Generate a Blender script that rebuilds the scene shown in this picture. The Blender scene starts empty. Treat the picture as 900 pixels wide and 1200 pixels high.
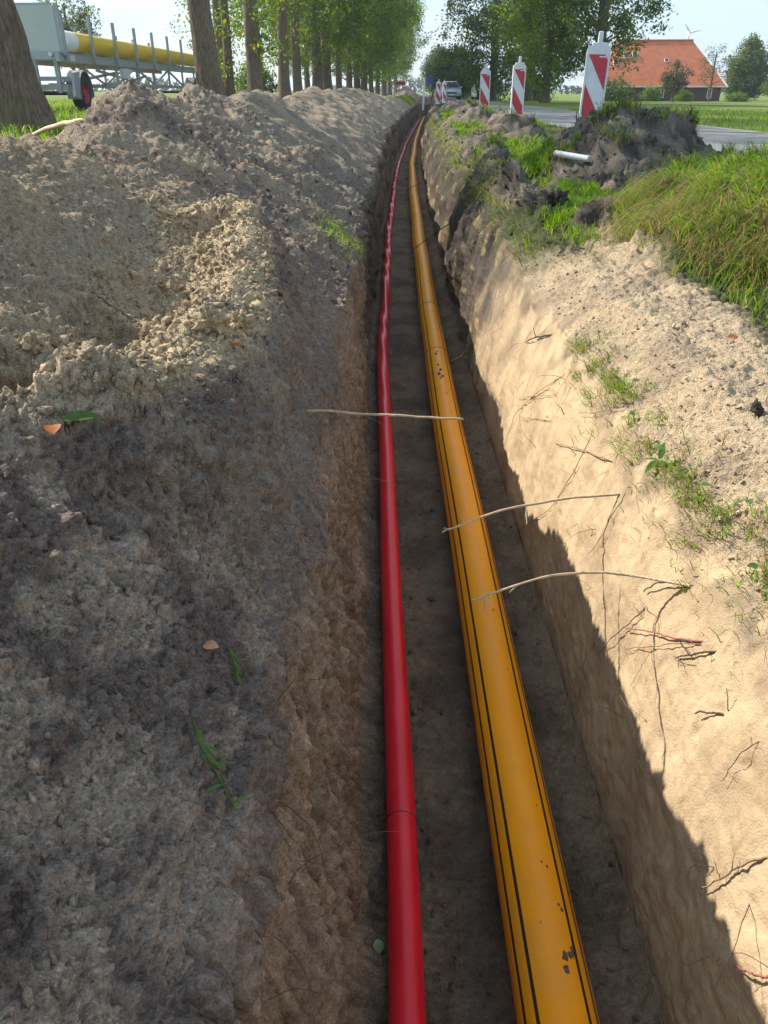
import bpy, math, random
import numpy as np
from mathutils import Vector, Quaternion
C = bpy.context
S = C.scene
COL = S.collection
R = math.radians
rng = np.random.default_rng(7)
random.seed(7)

# ------------------------------------------------------------------ camera
CAM_H = 0.8
PITCH = R(28.8)
cam = bpy.data.objects.new('camera', bpy.data.cameras.new('camera'))
COL.objects.link(cam)
cam.location = (0, 0, CAM_H)
cam.rotation_euler = (R(90) - PITCH, 0, 0)
cam.data.sensor_fit = 'VERTICAL'
cam.data.sensor_height = 32.0
cam.data.lens = 24.0
cam.data.clip_start = 0.02
cam.data.clip_end = 6000
S.camera = cam

# ------------------------------------------------------------------ sun, sky, exposure
SUN_AZ = 57.0      # degrees to the left of +Y (the trench runs along +Y)
SUN_EL = 37.5
sdir = Vector((-math.sin(R(SUN_AZ)) * math.cos(R(SUN_EL)), math.cos(R(SUN_AZ)) * math.cos(R(SUN_EL)), math.sin(R(SUN_EL))))
sl = bpy.data.lights.new('sun', 'SUN')
sl.energy = 4.7
sl.angle = R(0.53)
sl.color = (1.0, 0.93, 0.82)
sun = bpy.data.objects.new('sun', sl)
COL.objects.link(sun)
sun.rotation_euler = (-sdir).to_track_quat('-Z', 'Y').to_euler()
sun.location = (-20, 20, 30)

W = bpy.data.worlds.new('World')
S.world = W
W.use_nodes = True
nt = W.node_tree
nt.nodes.clear()
sky = nt.nodes.new('ShaderNodeTexSky')
sky.sky_type = 'NISHITA'
sky.sun_disc = False
sky.sun_elevation = R(SUN_EL)
sky.sun_rotation = R(-SUN_AZ)
sky.air_density = 1.0
sky.dust_density = 1.6
sky.ozone_density = 1.0
tc = nt.nodes.new('ShaderNodeTexCoord')
mp = nt.nodes.new('ShaderNodeMapping')
mp.inputs['Scale'].default_value = (1.6, 1.6, 7.0)
no = nt.nodes.new('ShaderNodeTexNoise')
no.inputs['Scale'].default_value = 1.7
no.inputs['Detail'].default_value = 6
no.inputs['Roughness'].default_value = 0.55
rp = nt.nodes.new('ShaderNodeValToRGB')
rp.color_ramp.elements[0].position = 0.38
rp.color_ramp.elements[0].color = (0.5, 0.5, 0.5, 1)
rp.color_ramp.elements[1].position = 0.68
rp.color_ramp.elements[1].color = (0.95, 0.95, 0.95, 1)
mx = nt.nodes.new('ShaderNodeMixRGB')
mx.inputs['Color2'].default_value = (3.9, 5.1, 6.4, 1)
bg = nt.nodes.new('ShaderNodeBackground')
bg.inputs['Strength'].default_value = 0.118
wo = nt.nodes.new('ShaderNodeOutputWorld')
L = nt.links.new
L(tc.outputs['Generated'], mp.inputs['Vector'])
L(mp.outputs['Vector'], no.inputs['Vector'])
L(no.outputs['Fac'], rp.inputs['Fac'])
L(rp.outputs['Color'], mx.inputs['Fac'])
L(sky.outputs['Color'], mx.inputs['Color1'])
L(mx.outputs['Color'], bg.inputs['Color'])
L(bg.outputs['Background'], wo.inputs['Surface'])

S.view_settings.view_transform = 'Standard'
S.view_settings.look = 'None'
S.view_settings.gamma = 1
S.view_settings.exposure = 0.8
S.view_settings.use_curve_mapping = False
S.render.engine = 'CYCLES'
S.cycles.use_denoising = True
S.cycles.max_bounces = 8
S.cycles.transparent_max_bounces = 4
S.cycles.sample_clamp_indirect = 8

# ------------------------------------------------------------------ helpers
def ray(px, py):
    v = (600 - py) / 900.0
    return np.array([(px - 450) / 900.0, math.cos(PITCH) + v * math.sin(PITCH), -math.sin(PITCH) + v * math.cos(PITCH)])

def at_z(px, py, z):
    r = ray(px, py); t = (z - CAM_H) / r[2]
    return np.array([0, 0, CAM_H]) + r * t

def at_y(px, py, y):
    r = ray(px, py); t = y / r[1]
    return np.array([0, 0, CAM_H]) + r * t

def at_x(px, py, x):
    r = ray(px, py); t = x / r[0]
    return np.array([0, 0, CAM_H]) + r * t

def tag(o, label=None, cat=None, group=None, kind=None):
    if label: o['label'] = label
    if cat: o['category'] = cat
    if group: o['group'] = group
    if kind: o['kind'] = kind
    return o

def empty(name, loc, rz=0, label=None, cat=None, group=None):
    o = bpy.data.objects.new(name, None)
    COL.objects.link(o)
    o.location = loc
    o.rotation_euler = (0, 0, rz)
    o.empty_display_size = 0.2
    return tag(o, label, cat, group)

def mesh_np(name, V, F, mats, parent=None, smooth=True, col=None, fidx=None, attrs=None):
    """V (n,3) float, F list of arrays (m,k) of equal k each"""
    me = bpy.data.meshes.new(name)
    V = np.asarray(V, np.float32)
    if not isinstance(F, (list, tuple)): F = [F]
    F = [np.asarray(f, np.int32) for f in F if len(f)]
    loops = np.concatenate([f.ravel() for f in F])
    sizes = np.concatenate([np.full(len(f), f.shape[1], np.int32) for f in F])
    starts = np.concatenate([[0], np.cumsum(sizes)[:-1]]).astype(np.int32)
    me.vertices.add(len(V)); me.vertices.foreach_set('co', V.ravel())
    me.loops.add(len(loops)); me.loops.foreach_set('vertex_index', loops)
    me.polygons.add(len(sizes)); me.polygons.foreach_set('loop_start', starts)
    if fidx is not None: me.polygons.foreach_set('material_index', np.asarray(fidx, np.int32))
    me.update(calc_edges=True)
    if smooth: me.polygons.foreach_set('use_smooth', np.ones(len(sizes), bool))
    else: me.polygons.foreach_set('use_smooth', np.zeros(len(sizes), bool))
    if col is not None:
        a = me.color_attributes.new('tint', 'FLOAT_COLOR', 'POINT')
        c4 = np.ones((len(V), 4), np.float32); c4[:, :3] = col
        a.data.foreach_set('color', c4.ravel())
    for k, v in (attrs or {}).items():
        a = me.attributes.new(k, 'FLOAT', 'POINT'); a.data.foreach_set('value', np.asarray(v, np.float32).ravel())
    for m in (mats if isinstance(mats, (list, tuple)) else [mats]): me.materials.append(m)
    o = bpy.data.objects.new(name, me)
    COL.objects.link(o)
    if parent is not None: o.parent = parent
    return o

class MB:
    def __init__(s): s.v = []; s.f = []; s.m = []
    def add(s, vs, fs, m=0):
        b = len(s.v); s.v += [tuple(map(float, p)) for p in vs]
        s.f += [tuple(b + i for i in f) for f in fs]; s.m += [m] * len(fs)
    def box(s, c, d, m=0, rot=None, bev=0.0):
        hx, hy, hz = d[0] / 2, d[1] / 2, d[2] / 2
        if bev <= 0:
            vs = [(x, y, z) for x in (-hx, hx) for y in (-hy, hy) for z in (-hz, hz)]
            fs = [(0, 1, 3, 2), (4, 6, 7, 5), (0, 4, 5, 1), (2, 3, 7, 6), (0, 2, 6, 4), (1, 5, 7, 3)]
        else:
            b = min(bev, hx * .9, hy * .9, hz * .9)
            vs = []
            for z, k in ((-hz, b), (-hz + b, 0), (hz - b, 0), (hz, b)):
                ix, iy = hx - k, hy - k
                vs += [(-ix + b, -iy, z), (ix - b, -iy, z), (ix, -iy + b, z), (ix, iy - b, z), (ix - b, iy, z), (-ix + b, iy, z), (-ix, iy - b, z), (-ix, -iy + b, z)]
            fs = []
            for r_ in range(3):
                for i in range(8):
                    j = (i + 1) % 8
                    fs.append((r_ * 8 + i, r_ * 8 + j, r_ * 8 + 8 + j, r_ * 8 + 8 + i))
            fs.append(tuple(range(7, -1, -1))); fs.append(tuple(range(24, 32)))
        if rot is not None: vs = [tuple(rot @ Vector(p)) for p in vs]
        s.add([(p[0] + c[0], p[1] + c[1], p[2] + c[2]) for p in vs], fs, m)
    def tube(s, pts, rad, n=8, m=0, cap=True, twist=None):
        pts = [Vector(p) for p in pts]
        rad = [rad] * len(pts) if not hasattr(rad, '__len__') else rad
        b = len(s.v); up = None
        for i, p in enumerate(pts):
            t = (pts[min(i + 1, len(pts) - 1)] - pts[max(i - 1, 0)]).normalized()
            if up is None:
                up = Vector((0, 0, 1)) if abs(t.z) < .9 else Vector((1, 0, 0))
            a = t.cross(up).normalized(); up = a.cross(t).normalized()
            for k in range(n):
                an = 2 * math.pi * k / n
                q = p + (a * math.cos(an) + up * math.sin(an)) * rad[i]
                s.v.append(tuple(q))
        for i in range(len(pts) - 1):
            for k in range(n):
                s.f.append((b + i * n + k, b + i * n + (k + 1) % n, b + (i + 1) * n + (k + 1) % n, b + (i + 1) * n + k)); s.m.append(m)
        if cap:
            s.f.append(tuple(b + k for k in range(n - 1, -1, -1))); s.m.append(m)
            e = b + (len(pts) - 1) * n
            s.f.append(tuple(e + k for k in range(n))); s.m.append(m)
    def bar(s, p, q, w, h, m=0):
        p = Vector(p); q = Vector(q); d = q - p
        rot = d.to_track_quat('Y', 'Z').to_matrix()
        s.box((p + q) / 2, (w, d.length, h), m, rot)
    def lathe(s, prof, axis='x', c=(0, 0, 0), n=24, m=0):
        b = len(s.v)
        for (r_, h) in prof:
            for k in range(n):
                a = 2 * math.pi * k / n; u, w = r_ * math.cos(a), r_ * math.sin(a)
                p = {'x': (h, u, w), 'y': (u, h, w), 'z': (u, w, h)}[axis]
                s.v.append((p[0] + c[0], p[1] + c[1], p[2] + c[2]))
        for i in range(len(prof) - 1):
            for k in range(n):
                s.f.append((b + i * n + k, b + i * n + (k + 1) % n, b + (i + 1) * n + (k + 1) % n, b + (i + 1) * n + k)); s.m.append(m)
    def prism(s, poly, axis, a0, a1, m=0):
        """poly: 2D outline; extruded along axis from a0 to a1"""
        n = len(poly); vs = []
        for h in (a0, a1):
            for (u, w) in poly: vs.append({'x': (h, u, w), 'y': (u, h, w), 'z': (u, w, h)}[axis])
        fs = [tuple(range(n - 1, -1, -1)), tuple(range(n, 2 * n))]
        for k in range(n): fs.append((k, (k + 1) % n, n + (k + 1) % n, n + k))
        s.add(vs, fs, m)
    def build(s, name, mats, parent=None, smooth=False, auto=False):
        me = bpy.data.meshes.new(name); me.from_pydata(s.v, [], s.f)
        mats = mats if isinstance(mats, (list, tuple)) else [mats]
        for m in mats: me.materials.append(m)
        me.polygons.foreach_set('material_index', s.m)
        me.polygons.foreach_set('use_smooth', [bool(smooth)] * len(s.f))
        import bmesh
        bm = bmesh.new(); bm.from_mesh(me); bmesh.ops.recalc_face_normals(bm, faces=bm.faces); bm.to_mesh(me); bm.free()
        if smooth and auto: me.set_sharp_from_angle(angle=R(38))
        o = bpy.data.objects.new(name, me); COL.objects.link(o)
        if parent is not None: o.parent = parent
        return o

def copy_tree(o, parent=None):
    c = o.copy(); COL.objects.link(c)
    if parent is not None: c.parent = parent
    for ch in list(o.children): copy_tree(ch, c)
    return c

# ---- noise
def _tab(seed):
    g = np.random.default_rng(seed + 1000)
    perm = g.permutation(256).astype(np.int32)
    gr = g.normal(size=(256, 3)).astype(np.float32); gr /= np.linalg.norm(gr, axis=1)[:, None]
    return np.concatenate([perm, perm]), gr
_tabs = {}
def perlin(P, f, seed=0):
    """P (n,3), f scalar or 3-vector; returns about [-1,1]"""
    if seed not in _tabs: _tabs[seed] = _tab(seed)
    perm, gr = _tabs[seed]
    out = np.empty(len(P), np.float32)
    f = np.asarray(f, np.float32)
    for a in range(0, len(P), 60000):
        Q = P[a:a + 60000].astype(np.float32) * f + 37.31
        I = np.floor(Q).astype(np.int32); D = Q - I
        I &= 255
        U = D * D * D * (D * (D * 6 - 15) + 10)
        res = 0
        for dx in (0, 1):
            px = perm[(I[:, 0] + dx) & 255]; wx = U[:, 0] if dx else 1 - U[:, 0]
            for dy in (0, 1):
                py = perm[px + ((I[:, 1] + dy) & 255)]; wy = U[:, 1] if dy else 1 - U[:, 1]
                for dz in (0, 1):
                    pz = perm[py + ((I[:, 2] + dz) & 255)]; wz = U[:, 2] if dz else 1 - U[:, 2]
                    g = gr[pz]
                    d = g[:, 0] * (D[:, 0] - dx) + g[:, 1] * (D[:, 1] - dy) + g[:, 2] * (D[:, 2] - dz)
                    res = res + wx * wy * wz * d
        out[a:a + 60000] = res * 1.5
    return out
def sstep(a, b, x):
    t = np.clip((x - a) / (b - a), 0, 1); return t * t * (3 - 2 * t)
def lerp(a, b, t): return a + (b - a) * t

# ------------------------------------------------------------------ materials
def new_mat(name):
    m = bpy.data.materials.new(name); m.use_nodes = True
    return m, m.node_tree, m.node_tree.nodes['Principled BSDF']
def plain(name, col, rough=0.6, metal=0.0, var=0.12, scale=8.0, bump=0.0, bscale=60.0, spec=0.5, coat=0.0):
    m, t, b = new_mat(name)
    n = t.nodes.new('ShaderNodeTexNoise'); n.inputs['Scale'].default_value = scale; n.inputs['Detail'].default_value = 5
    co = t.nodes.new('ShaderNodeTexCoord'); t.links.new(co.outputs['Object'], n.inputs['Vector'])
    r = t.nodes.new('ShaderNodeValToRGB')
    r.color_ramp.elements[0].position = 0.3; r.color_ramp.elements[1].position = 0.75
    r.color_ramp.elements[0].color = (*[c * (1 - var) for c in col], 1)
    r.color_ramp.elements[1].color = (*[min(1, c * (1 + var)) for c in col], 1)
    t.links.new(n.outputs['Fac'], r.inputs['Fac']); t.links.new(r.outputs['Color'], b.inputs['Base Color'])
    b.inputs['Roughness'].default_value = rough; b.inputs['Metallic'].default_value = metal
    b.inputs['Specular IOR Level'].default_value = spec
    if coat: b.inputs['Coat Weight'].default_value = coat
    if bump:
        n2 = t.nodes.new('ShaderNodeTexNoise'); n2.inputs['Scale'].default_value = bscale; n2.inputs['Detail'].default_value = 4
        t.links.new(co.outputs['Object'], n2.inputs['Vector'])
        bp = t.nodes.new('ShaderNodeBump'); bp.inputs['Strength'].default_value = bump; bp.inputs['Distance'].default_value = 0.01
        t.links.new(n2.outputs['Fac'], bp.inputs['Height']); t.links.new(bp.outputs['Normal'], b.inputs['Normal'])
    return m

def soil_mat():
    m, t, b = new_mat('soil')
    N = t.nodes.new; Lk = t.links.new
    at = N('ShaderNodeAttribute'); at.attribute_name = 'tint'
    co = N('ShaderNodeTexCoord')
    n1 = N('ShaderNodeTexNoise'); n1.inputs['Scale'].default_value = 55; n1.inputs['Detail'].default_value = 8; n1.inputs['Roughness'].default_value = 0.72
    n2 = N('ShaderNodeTexNoise'); n2.inputs['Scale'].default_value = 260; n2.inputs['Detail'].default_value = 4; n2.inputs['Roughness'].default_value = 0.7
    n3 = N('ShaderNodeTexVoronoi'); n3.inputs['Scale'].default_value = 190
    for n in (n1, n2, n3): Lk(co.outputs['Object'], n.inputs['Vector'])
    r1 = N('ShaderNodeMapRange'); r1.inputs['From Min'].default_value = .28; r1.inputs['From Max'].default_value = .72; r1.inputs['To Min'].default_value = .5; r1.inputs['To Max'].default_value = 1.45
    Lk(n1.outputs['Fac'], r1.inputs['Value'])
    r2 = N('ShaderNodeMapRange'); r2.inputs['From Min'].default_value = .3; r2.inputs['From Max'].default_value = .7; r2.inputs['To Min'].default_value = .72; r2.inputs['To Max'].default_value = 1.28
    Lk(n2.outputs['Fac'], r2.inputs['Value'])
    mu = N('ShaderNodeMath'); mu.operation = 'MULTIPLY'; Lk(r1.outputs[0], mu.inputs[0]); Lk(r2.outputs[0], mu.inputs[1])
    mv = N('ShaderNodeMath'); mv.operation = 'SUBTRACT'; mv.inputs[1].default_value = 1; Lk(mu.outputs[0], mv.inputs[0])
    ra0 = N('ShaderNodeAttribute'); ra0.attribute_name = 'rough'
    mw_ = N('ShaderNodeMath'); mw_.operation = 'MULTIPLY_ADD'; mw_.inputs[2].default_value = 1; Lk(mv.outputs[0], mw_.inputs[0]); Lk(ra0.outputs['Fac'], mw_.inputs[1]); mu = mw_
    vm = N('ShaderNodeVectorMath'); vm.operation = 'SCALE'; Lk(at.outputs['Color'], vm.inputs[0]); Lk(mu.outputs[0], vm.inputs['Scale'])
    Lk(vm.outputs[0], b.inputs['Base Color'])
    b.inputs['Roughness'].default_value = 0.95; b.inputs['Specular IOR Level'].default_value = 0.12
    b1 = N('ShaderNodeBump'); ra = N('ShaderNodeAttribute'); ra.attribute_name = 'rough'; Lk(ra.outputs['Fac'], b1.inputs['Strength']); b1.inputs['Distance'].default_value = 0.005
    Lk(n3.outputs['Distance'], b1.inputs['Height'])
    b2 = N('ShaderNodeBump'); Lk(ra.outputs['Fac'], b2.inputs['Strength']); b2.inputs['Distance'].default_value = 0.008
    Lk(n1.outputs['Fac'], b2.inputs['Height']); Lk(b1.outputs['Normal'], b2.inputs['Normal'])
    n5 = N('ShaderNodeTexNoise'); n5.inputs['Scale'].default_value = 13; n5.inputs['Detail'].default_value = 7; n5.inputs['Roughness'].default_value = .75; Lk(co.outputs['Object'], n5.inputs['Vector'])
    b3 = N('ShaderNodeBump'); b3.inputs['Distance'].default_value = 0.035; Lk(n5.outputs['Fac'], b3.inputs['Height']); Lk(b2.outputs['Normal'], b3.inputs['Normal'])
    ms = N('ShaderNodeMath'); ms.operation = 'MULTIPLY'; ms.inputs[1].default_value = .7; Lk(ra.outputs['Fac'], ms.inputs[0]); Lk(ms.outputs[0], b3.inputs['Strength'])
    Lk(b3.outputs['Normal'], b.inputs['Normal'])
    return m
SOIL = soil_mat()

def leaf_mat(name, trans=0.45, rough=0.5):
    m = bpy.data.materials.new(name); m.use_nodes = True
    t = m.node_tree; b = t.nodes['Principled BSDF']; out = t.nodes['Material Output']
    at = t.nodes.new('ShaderNodeAttribute'); at.attribute_name = 'tint'
    t.links.new(at.outputs['Color'], b.inputs['Base Color'])
    b.inputs['Roughness'].default_value = rough; b.inputs['Specular IOR Level'].default_value = 0.35
    tr = t.nodes.new('ShaderNodeBsdfTranslucent')
    hs = t.nodes.new('ShaderNodeHueSaturation'); hs.inputs['Hue'].default_value = 0.485; hs.inputs['Saturation'].default_value = 1.1; hs.inputs['Value'].default_value = 1.5
    t.links.new(at.outputs['Color'], hs.inputs['Color']); t.links.new(hs.outputs['Color'], tr.inputs['Color'])
    mix = t.nodes.new('ShaderNodeMixShader'); mix.inputs[0].default_value = trans
    t.links.new(b.outputs[0], mix.inputs[1]); t.links.new(tr.outputs[0], mix.inputs[2]); t.links.new(mix.outputs[0], out.inputs['Surface'])
    return m
LEAF = leaf_mat('leaf', .52)
BLADE = leaf_mat('grass_blade', 0.5, 0.45)

def grass_ground():
    m, t, b = new_mat('meadow')
    N = t.nodes.new; Lk = t.links.new
    co = N('ShaderNodeTexCoord')
    n1 = N('ShaderNodeTexNoise'); n1.inputs['Scale'].default_value = .35; n1.inputs['Detail'].default_value = 9; n1.inputs['Roughness'].default_value = .7
    n2 = N('ShaderNodeTexNoise'); n2.inputs['Scale'].default_value = 9; n2.inputs['Detail'].default_value = 8; n2.inputs['Roughness'].default_value = .75
    Lk(co.outputs['Object'], n1.inputs['Vector']); Lk(co.outputs['Object'], n2.inputs['Vector'])
    r = N('ShaderNodeValToRGB'); e = r.color_ramp.elements
    e[0].position = .3; e[0].color = (.085, .125, .022, 1); e[1].position = .72; e[1].color = (.20, .245, .05, 1)
    ad = N('ShaderNodeMath'); ad.operation = 'MULTIPLY_ADD'; ad.inputs[1].default_value = .5; ad.inputs[2].default_value = 0
    Lk(n1.outputs['Fac'], ad.inputs[0])
    ad2 = N('ShaderNodeMath'); ad2.operation = 'MULTIPLY_ADD'; ad2.inputs[1].default_value = .5; Lk(n2.outputs['Fac'], ad2.inputs[0]); Lk(ad.outputs[0], ad2.inputs[2])
    Lk(ad2.outputs[0], r.inputs['Fac']); Lk(r.outputs['Color'], b.inputs['Base Color'])
    b.inputs['Roughness'].default_value = .9; b.inputs['Specular IOR Level'].default_value = .15
    bp = N('ShaderNodeBump'); bp.inputs['Strength'].default_value = .6; bp.inputs['Distance'].default_value = .06
    Lk(n2.outputs['Fac'], bp.inputs['Height']); Lk(bp.outputs['Normal'], b.inputs['Normal'])
    return m
MEADOW = grass_ground()
def asphalt():
    m, t, b = new_mat('asphalt')
    N = t.nodes.new; Lk = t.links.new
    co = N('ShaderNodeTexCoord')
    n1 = N('ShaderNodeTexNoise'); n1.inputs['Scale'].default_value = .8; n1.inputs['Detail'].default_value = 7
    n2 = N('ShaderNodeTexNoise'); n2.inputs['Scale'].default_value = 90; n2.inputs['Detail'].default_value = 3
    Lk(co.outputs['Object'], n1.inputs['Vector']); Lk(co.outputs['Object'], n2.inputs['Vector'])
    r = N('ShaderNodeValToRGB'); e = r.color_ramp.elements
    e[0].position = .3; e[0].color = (.10, .10, .105, 1); e[1].position = .7; e[1].color = (.17, .165, .16, 1)
    mxx = N('ShaderNodeMath'); mxx.operation = 'MULTIPLY_ADD'; mxx.inputs[1].default_value = .35; mxx.inputs[2].default_value = 0.32
    Lk(n2.outputs['Fac'], mxx.inputs[0])
    ml = N('ShaderNodeMath'); ml.operation = 'MULTIPLY_ADD'; ml.inputs[1].default_value = .65; ml.inputs[2].default_value = -.15; Lk(n1.outputs['Fac'], ml.inputs[0])
    sm = N('ShaderNodeMath'); Lk(mxx.outputs[0], sm.inputs[0]); Lk(ml.outputs[0], sm.inputs[1])
    Lk(sm.outputs[0], r.inputs['Fac']); Lk(r.outputs['Color'], b.inputs['Base Color'])
    b.inputs['Roughness'].default_value = .8
    return m
ASPHALT = asphalt()

def bark_mat():
    m, t, b = new_mat('bark')
    N = t.nodes.new; Lk = t.links.new
    co = N('ShaderNodeTexCoord'); mpp = N('ShaderNodeMapping'); mpp.inputs['Scale'].default_value = (22, 22, 3.6)
    n1 = N('ShaderNodeTexNoise'); n1.inputs['Scale'].default_value = 1.6; n1.inputs['Detail'].default_value = 8; n1.inputs['Roughness'].default_value = .7
    n2 = N('ShaderNodeTexNoise'); n2.inputs['Scale'].default_value = 1.1; n2.inputs['Detail'].default_value = 3
    Lk(co.outputs['Object'], mpp.inputs[0]); Lk(mpp.outputs[0], n1.inputs['Vector']); Lk(co.outputs['Object'], n2.inputs['Vector'])
    r = N('ShaderNodeValToRGB'); e = r.color_ramp.elements
    e[0].position = .3; e[0].color = (.04, .03, .02, 1); e[1].position = .66; e[1].color = (.27, .20, .14, 1)
    Lk(n1.outputs['Fac'], r.inputs['Fac'])
    r2 = N('ShaderNodeValToRGB'); r2.color_ramp.elements[0].position = .5; r2.color_ramp.elements[1].position = .66
    Lk(n2.outputs['Fac'], r2.inputs['Fac'])
    mm = N('ShaderNodeMixRGB'); mm.blend_type = 'MIX'; mm.inputs['Color2'].default_value = (.17, .165, .07, 1)
    sc = N('ShaderNodeMath'); sc.operation = 'MULTIPLY'; sc.inputs[1].default_value = .45; Lk(r2.outputs['Color'], sc.inputs[0])
    Lk(sc.outputs[0], mm.inputs['Fac']); Lk(r.outputs['Color'], mm.inputs['Color1'])
    Lk(mm.outputs['Color'], b.inputs['Base Color'])
    b.inputs['Roughness'].default_value = .9; b.inputs['Specular IOR Level'].default_value = .2
    bp = N('ShaderNodeBump'); bp.inputs['Strength'].default_value = .9; bp.inputs['Distance'].default_value = .025
    Lk(n1.outputs['Fac'], bp.inputs['Height']); Lk(bp.outputs['Normal'], b.inputs['Normal'])
    return m
BARK = bark_mat()

M = dict(
    galv=plain('galvanised_steel', (.36, .39, .41), .45, .55, .12, 5),
    board_grey=plain('grey_panel', (.50, .53, .52), .55, 0, .05, 2),
    rubber=plain('rubber', (.022, .022, .023), .8, 0, .2, 20),
    rim_red=plain('red_rim', (.42, .03, .05), .45, 0, .15, 10),
    yellow=plain('yellow_coating', (.78, .50, .025), .3, 0, .06, 3),
    white=plain('white_plastic', (.70, .71, .71), .5, 0, .13, 5),
    red=plain('red_sheeting', (.52, .035, .05), .4, 0, .06, 6),
    wframe=plain('white_paint', (.78, .78, .76), .5, 0, .04, 4),
    brick=plain('brick', (.115, .07, .055), .85, 0, .25, 3),
    glass=plain('window_glass', (.05, .06, .07), .08, 0, .1, 2),
    dark=plain('dark_trim', (.03, .03, .033), .5, 0, .15, 4),
    silver=plain('silver_car_paint', (.50, .55, .60), .25, .3, .04, 3, coat=.5),
    vanwhite=plain('white_vehicle_paint', (.78, .79, .80), .3, 0, .04, 3),
    blue=plain('blue_sheeting', (.03, .08, .4), .4, 0, .05, 3),
    hivis=plain('hi_vis_fabric', (.50, .80, .06), .7, 0, .08, 10),
    denim=plain('dark_trousers', (.03, .035, .06), .85, 0, .15, 20),
    skin=plain('skin', (.45, .27, .19), .55, 0, .06, 10),
    hair=plain('hair', (.05, .035, .025), .7, 0, .2, 30),
    amber=plain('amber_lens', (.8, .25, .02), .25, 0, .03, 5),
    lampglass=plain('lamp_lens', (.7, .7, .68), .15, 0, .03, 5),
    root=plain('root_bark', (.24, .165, .10), .85, 0, .3, 90, .5, 200),
    rootpale=plain('pale_root', (.50, .37, .23), .8, 0, .2, 60, .5, 200),
    rootdark=plain('dark_root', (.075, .05, .035), .9, 0, .3, 90, .4, 200),
    rootred=plain('reddish_root', (.26, .10, .075), .8, 0, .25, 80),
    wood=plain('barkless_branch', (.52, .38, .22), .75, 0, .2, 25, .4, 80),
    pvc=plain('pale_plastic_tube', (.62, .63, .6), .5, 0, .12, 30),
)
def tile_mat():
    m, t, b = new_mat('roof_tiles')
    N = t.nodes.new; Lk = t.links.new
    co = N('ShaderNodeTexCoord')
    n = N('ShaderNodeTexNoise'); n.inputs['Scale'].default_value = 1.3; n.inputs['Detail'].default_value = 8; n.inputs['Roughness'].default_value = .7
    Lk(co.outputs['Object'], n.inputs['Vector'])
    r = N('ShaderNodeValToRGB'); e = r.color_ramp.elements
    e[0].position = .36; e[0].color = (.48, .14, .06, 1); e[1].position = .75; e[1].color = (.74, .21, .085, 1)
    Lk(n.outputs['Fac'], r.inputs['Fac']); Lk(r.outputs['Color'], b.inputs['Base Color'])
    w = N('ShaderNodeTexWave'); w.bands_direction = 'Z'; w.inputs['Scale'].default_value = 1.6; w.inputs['Distortion'].default_value = .3
    w2 = N('ShaderNodeTexWave'); w2.bands_direction = 'X'; w2.inputs['Scale'].default_value = 1.4
    Lk(co.outputs['Object'], w.inputs['Vector']); Lk(co.outputs['Object'], w2.inputs['Vector'])
    ad = N('ShaderNodeMath'); Lk(w.outputs['Fac'], ad.inputs[0]); Lk(w2.outputs['Fac'], ad.inputs[1])
    bp = N('ShaderNodeBump'); bp.inputs['Strength'].default_value = .22; bp.inputs['Distance'].default_value = .05
    Lk(ad.outputs[0], bp.inputs['Height']); Lk(bp.outputs['Normal'], b.inputs['Normal'])
    b.inputs['Roughness'].default_value = .75
    return m
TILE = tile_mat()

# ------------------------------------------------------------------ terrain functions
SH_Y = [-5, 0, 6, 9.3, 14, 20, 30, 39, 58, 90]
SH_X = [0, 0, 0, .045, .14, .30, .75, 1.25, 2.40, 4.6]
def shift(Y): return np.interp(Y, SH_Y, SH_X)
TR_END = 58.0
FLOOR = -0.90
def lipL(Y): return shift(Y) - np.interp(Y, [0, 1, 3, 8, 30], [.20, .185, .17, .17, .2]) + wigL(Y) * np.interp(Y, [0, 3, 8, 58], [.010, .016, .06, .10])
def wigL(Y): return np.sin(Y * 1.7 + .4) * .5 + np.sin(Y * 4.1 + 2.) * .3 + np.sin(Y * 9.7) * .2
def footL(Y): return shift(Y) - np.interp(Y, [0, 2, 5, 30], [.022, .05, .09, .12])
def footR(Y): return shift(Y) + np.interp(Y, [0, 1, 4, 10, 30], [.56, .56, .56, .60, .62])
def wig(Y, k): return np.sin(Y * 2.1 + k) * .5 + np.sin(Y * 5.3 + 1.7 * k) * .3 + np.sin(Y * 11.9 + 2.9 * k) * .2
def lipR(Y): return shift(Y) + np.interp(Y, [0, 1, 2, 4, 7, 12, 30], [.75, .74, .72, .73, .79, .84, .86]) + wig(Y, 1.3) * np.interp(Y, [0, 3.5, 5, 58], [.018, .02, .075, .10])
def G(x, Y):
    g = .30 * sstep(-1.5, -4.5, x)
    g = g - .5 * sstep(8.5, 60, x) * sstep(10, 60, Y + x) - .5 * sstep(60, 130, Y) * sstep(7.9, 9.5, x) * (1 - sstep(8.5, 60, x))
    return g
KY   = [-3,  0.0, .80, .98, 1.12, 1.3, 1.8, 2.3, 2.6, 2.95, 3.25, 3.7, 4.5, 6.0, 8.0, 12, 20, 30, 58]
S_Z  = [.40, .46, .43, .41, .40, .355, .27, .315, .36, .40, .33, .30, .36, .40, .42, .45, .45, .42, .40]
S_D  = [.42, .42, .41, .36, .18, .15, .14, .13, .16, .28, .40, .46, .50, .52, .55, .60, .6, .6, .6]
C_Y  = [-3, 0.0, .5, .9, 1.3, 1.8, 2.5, 2.9, 3.4, 3.9, 4.7, 5.7, 6.8, 8, 9.6, 11, 13, 16, 20, 25, 32, 40, 48, 54, 58]
C_Z  = [.42, .42, .42, .44, .52, .62, .71, .69, .56, .62, .86, .73, .84, .73, .86, .77, .70, .88, .82, .9, .8, .62, .3, .18, .12]
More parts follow.
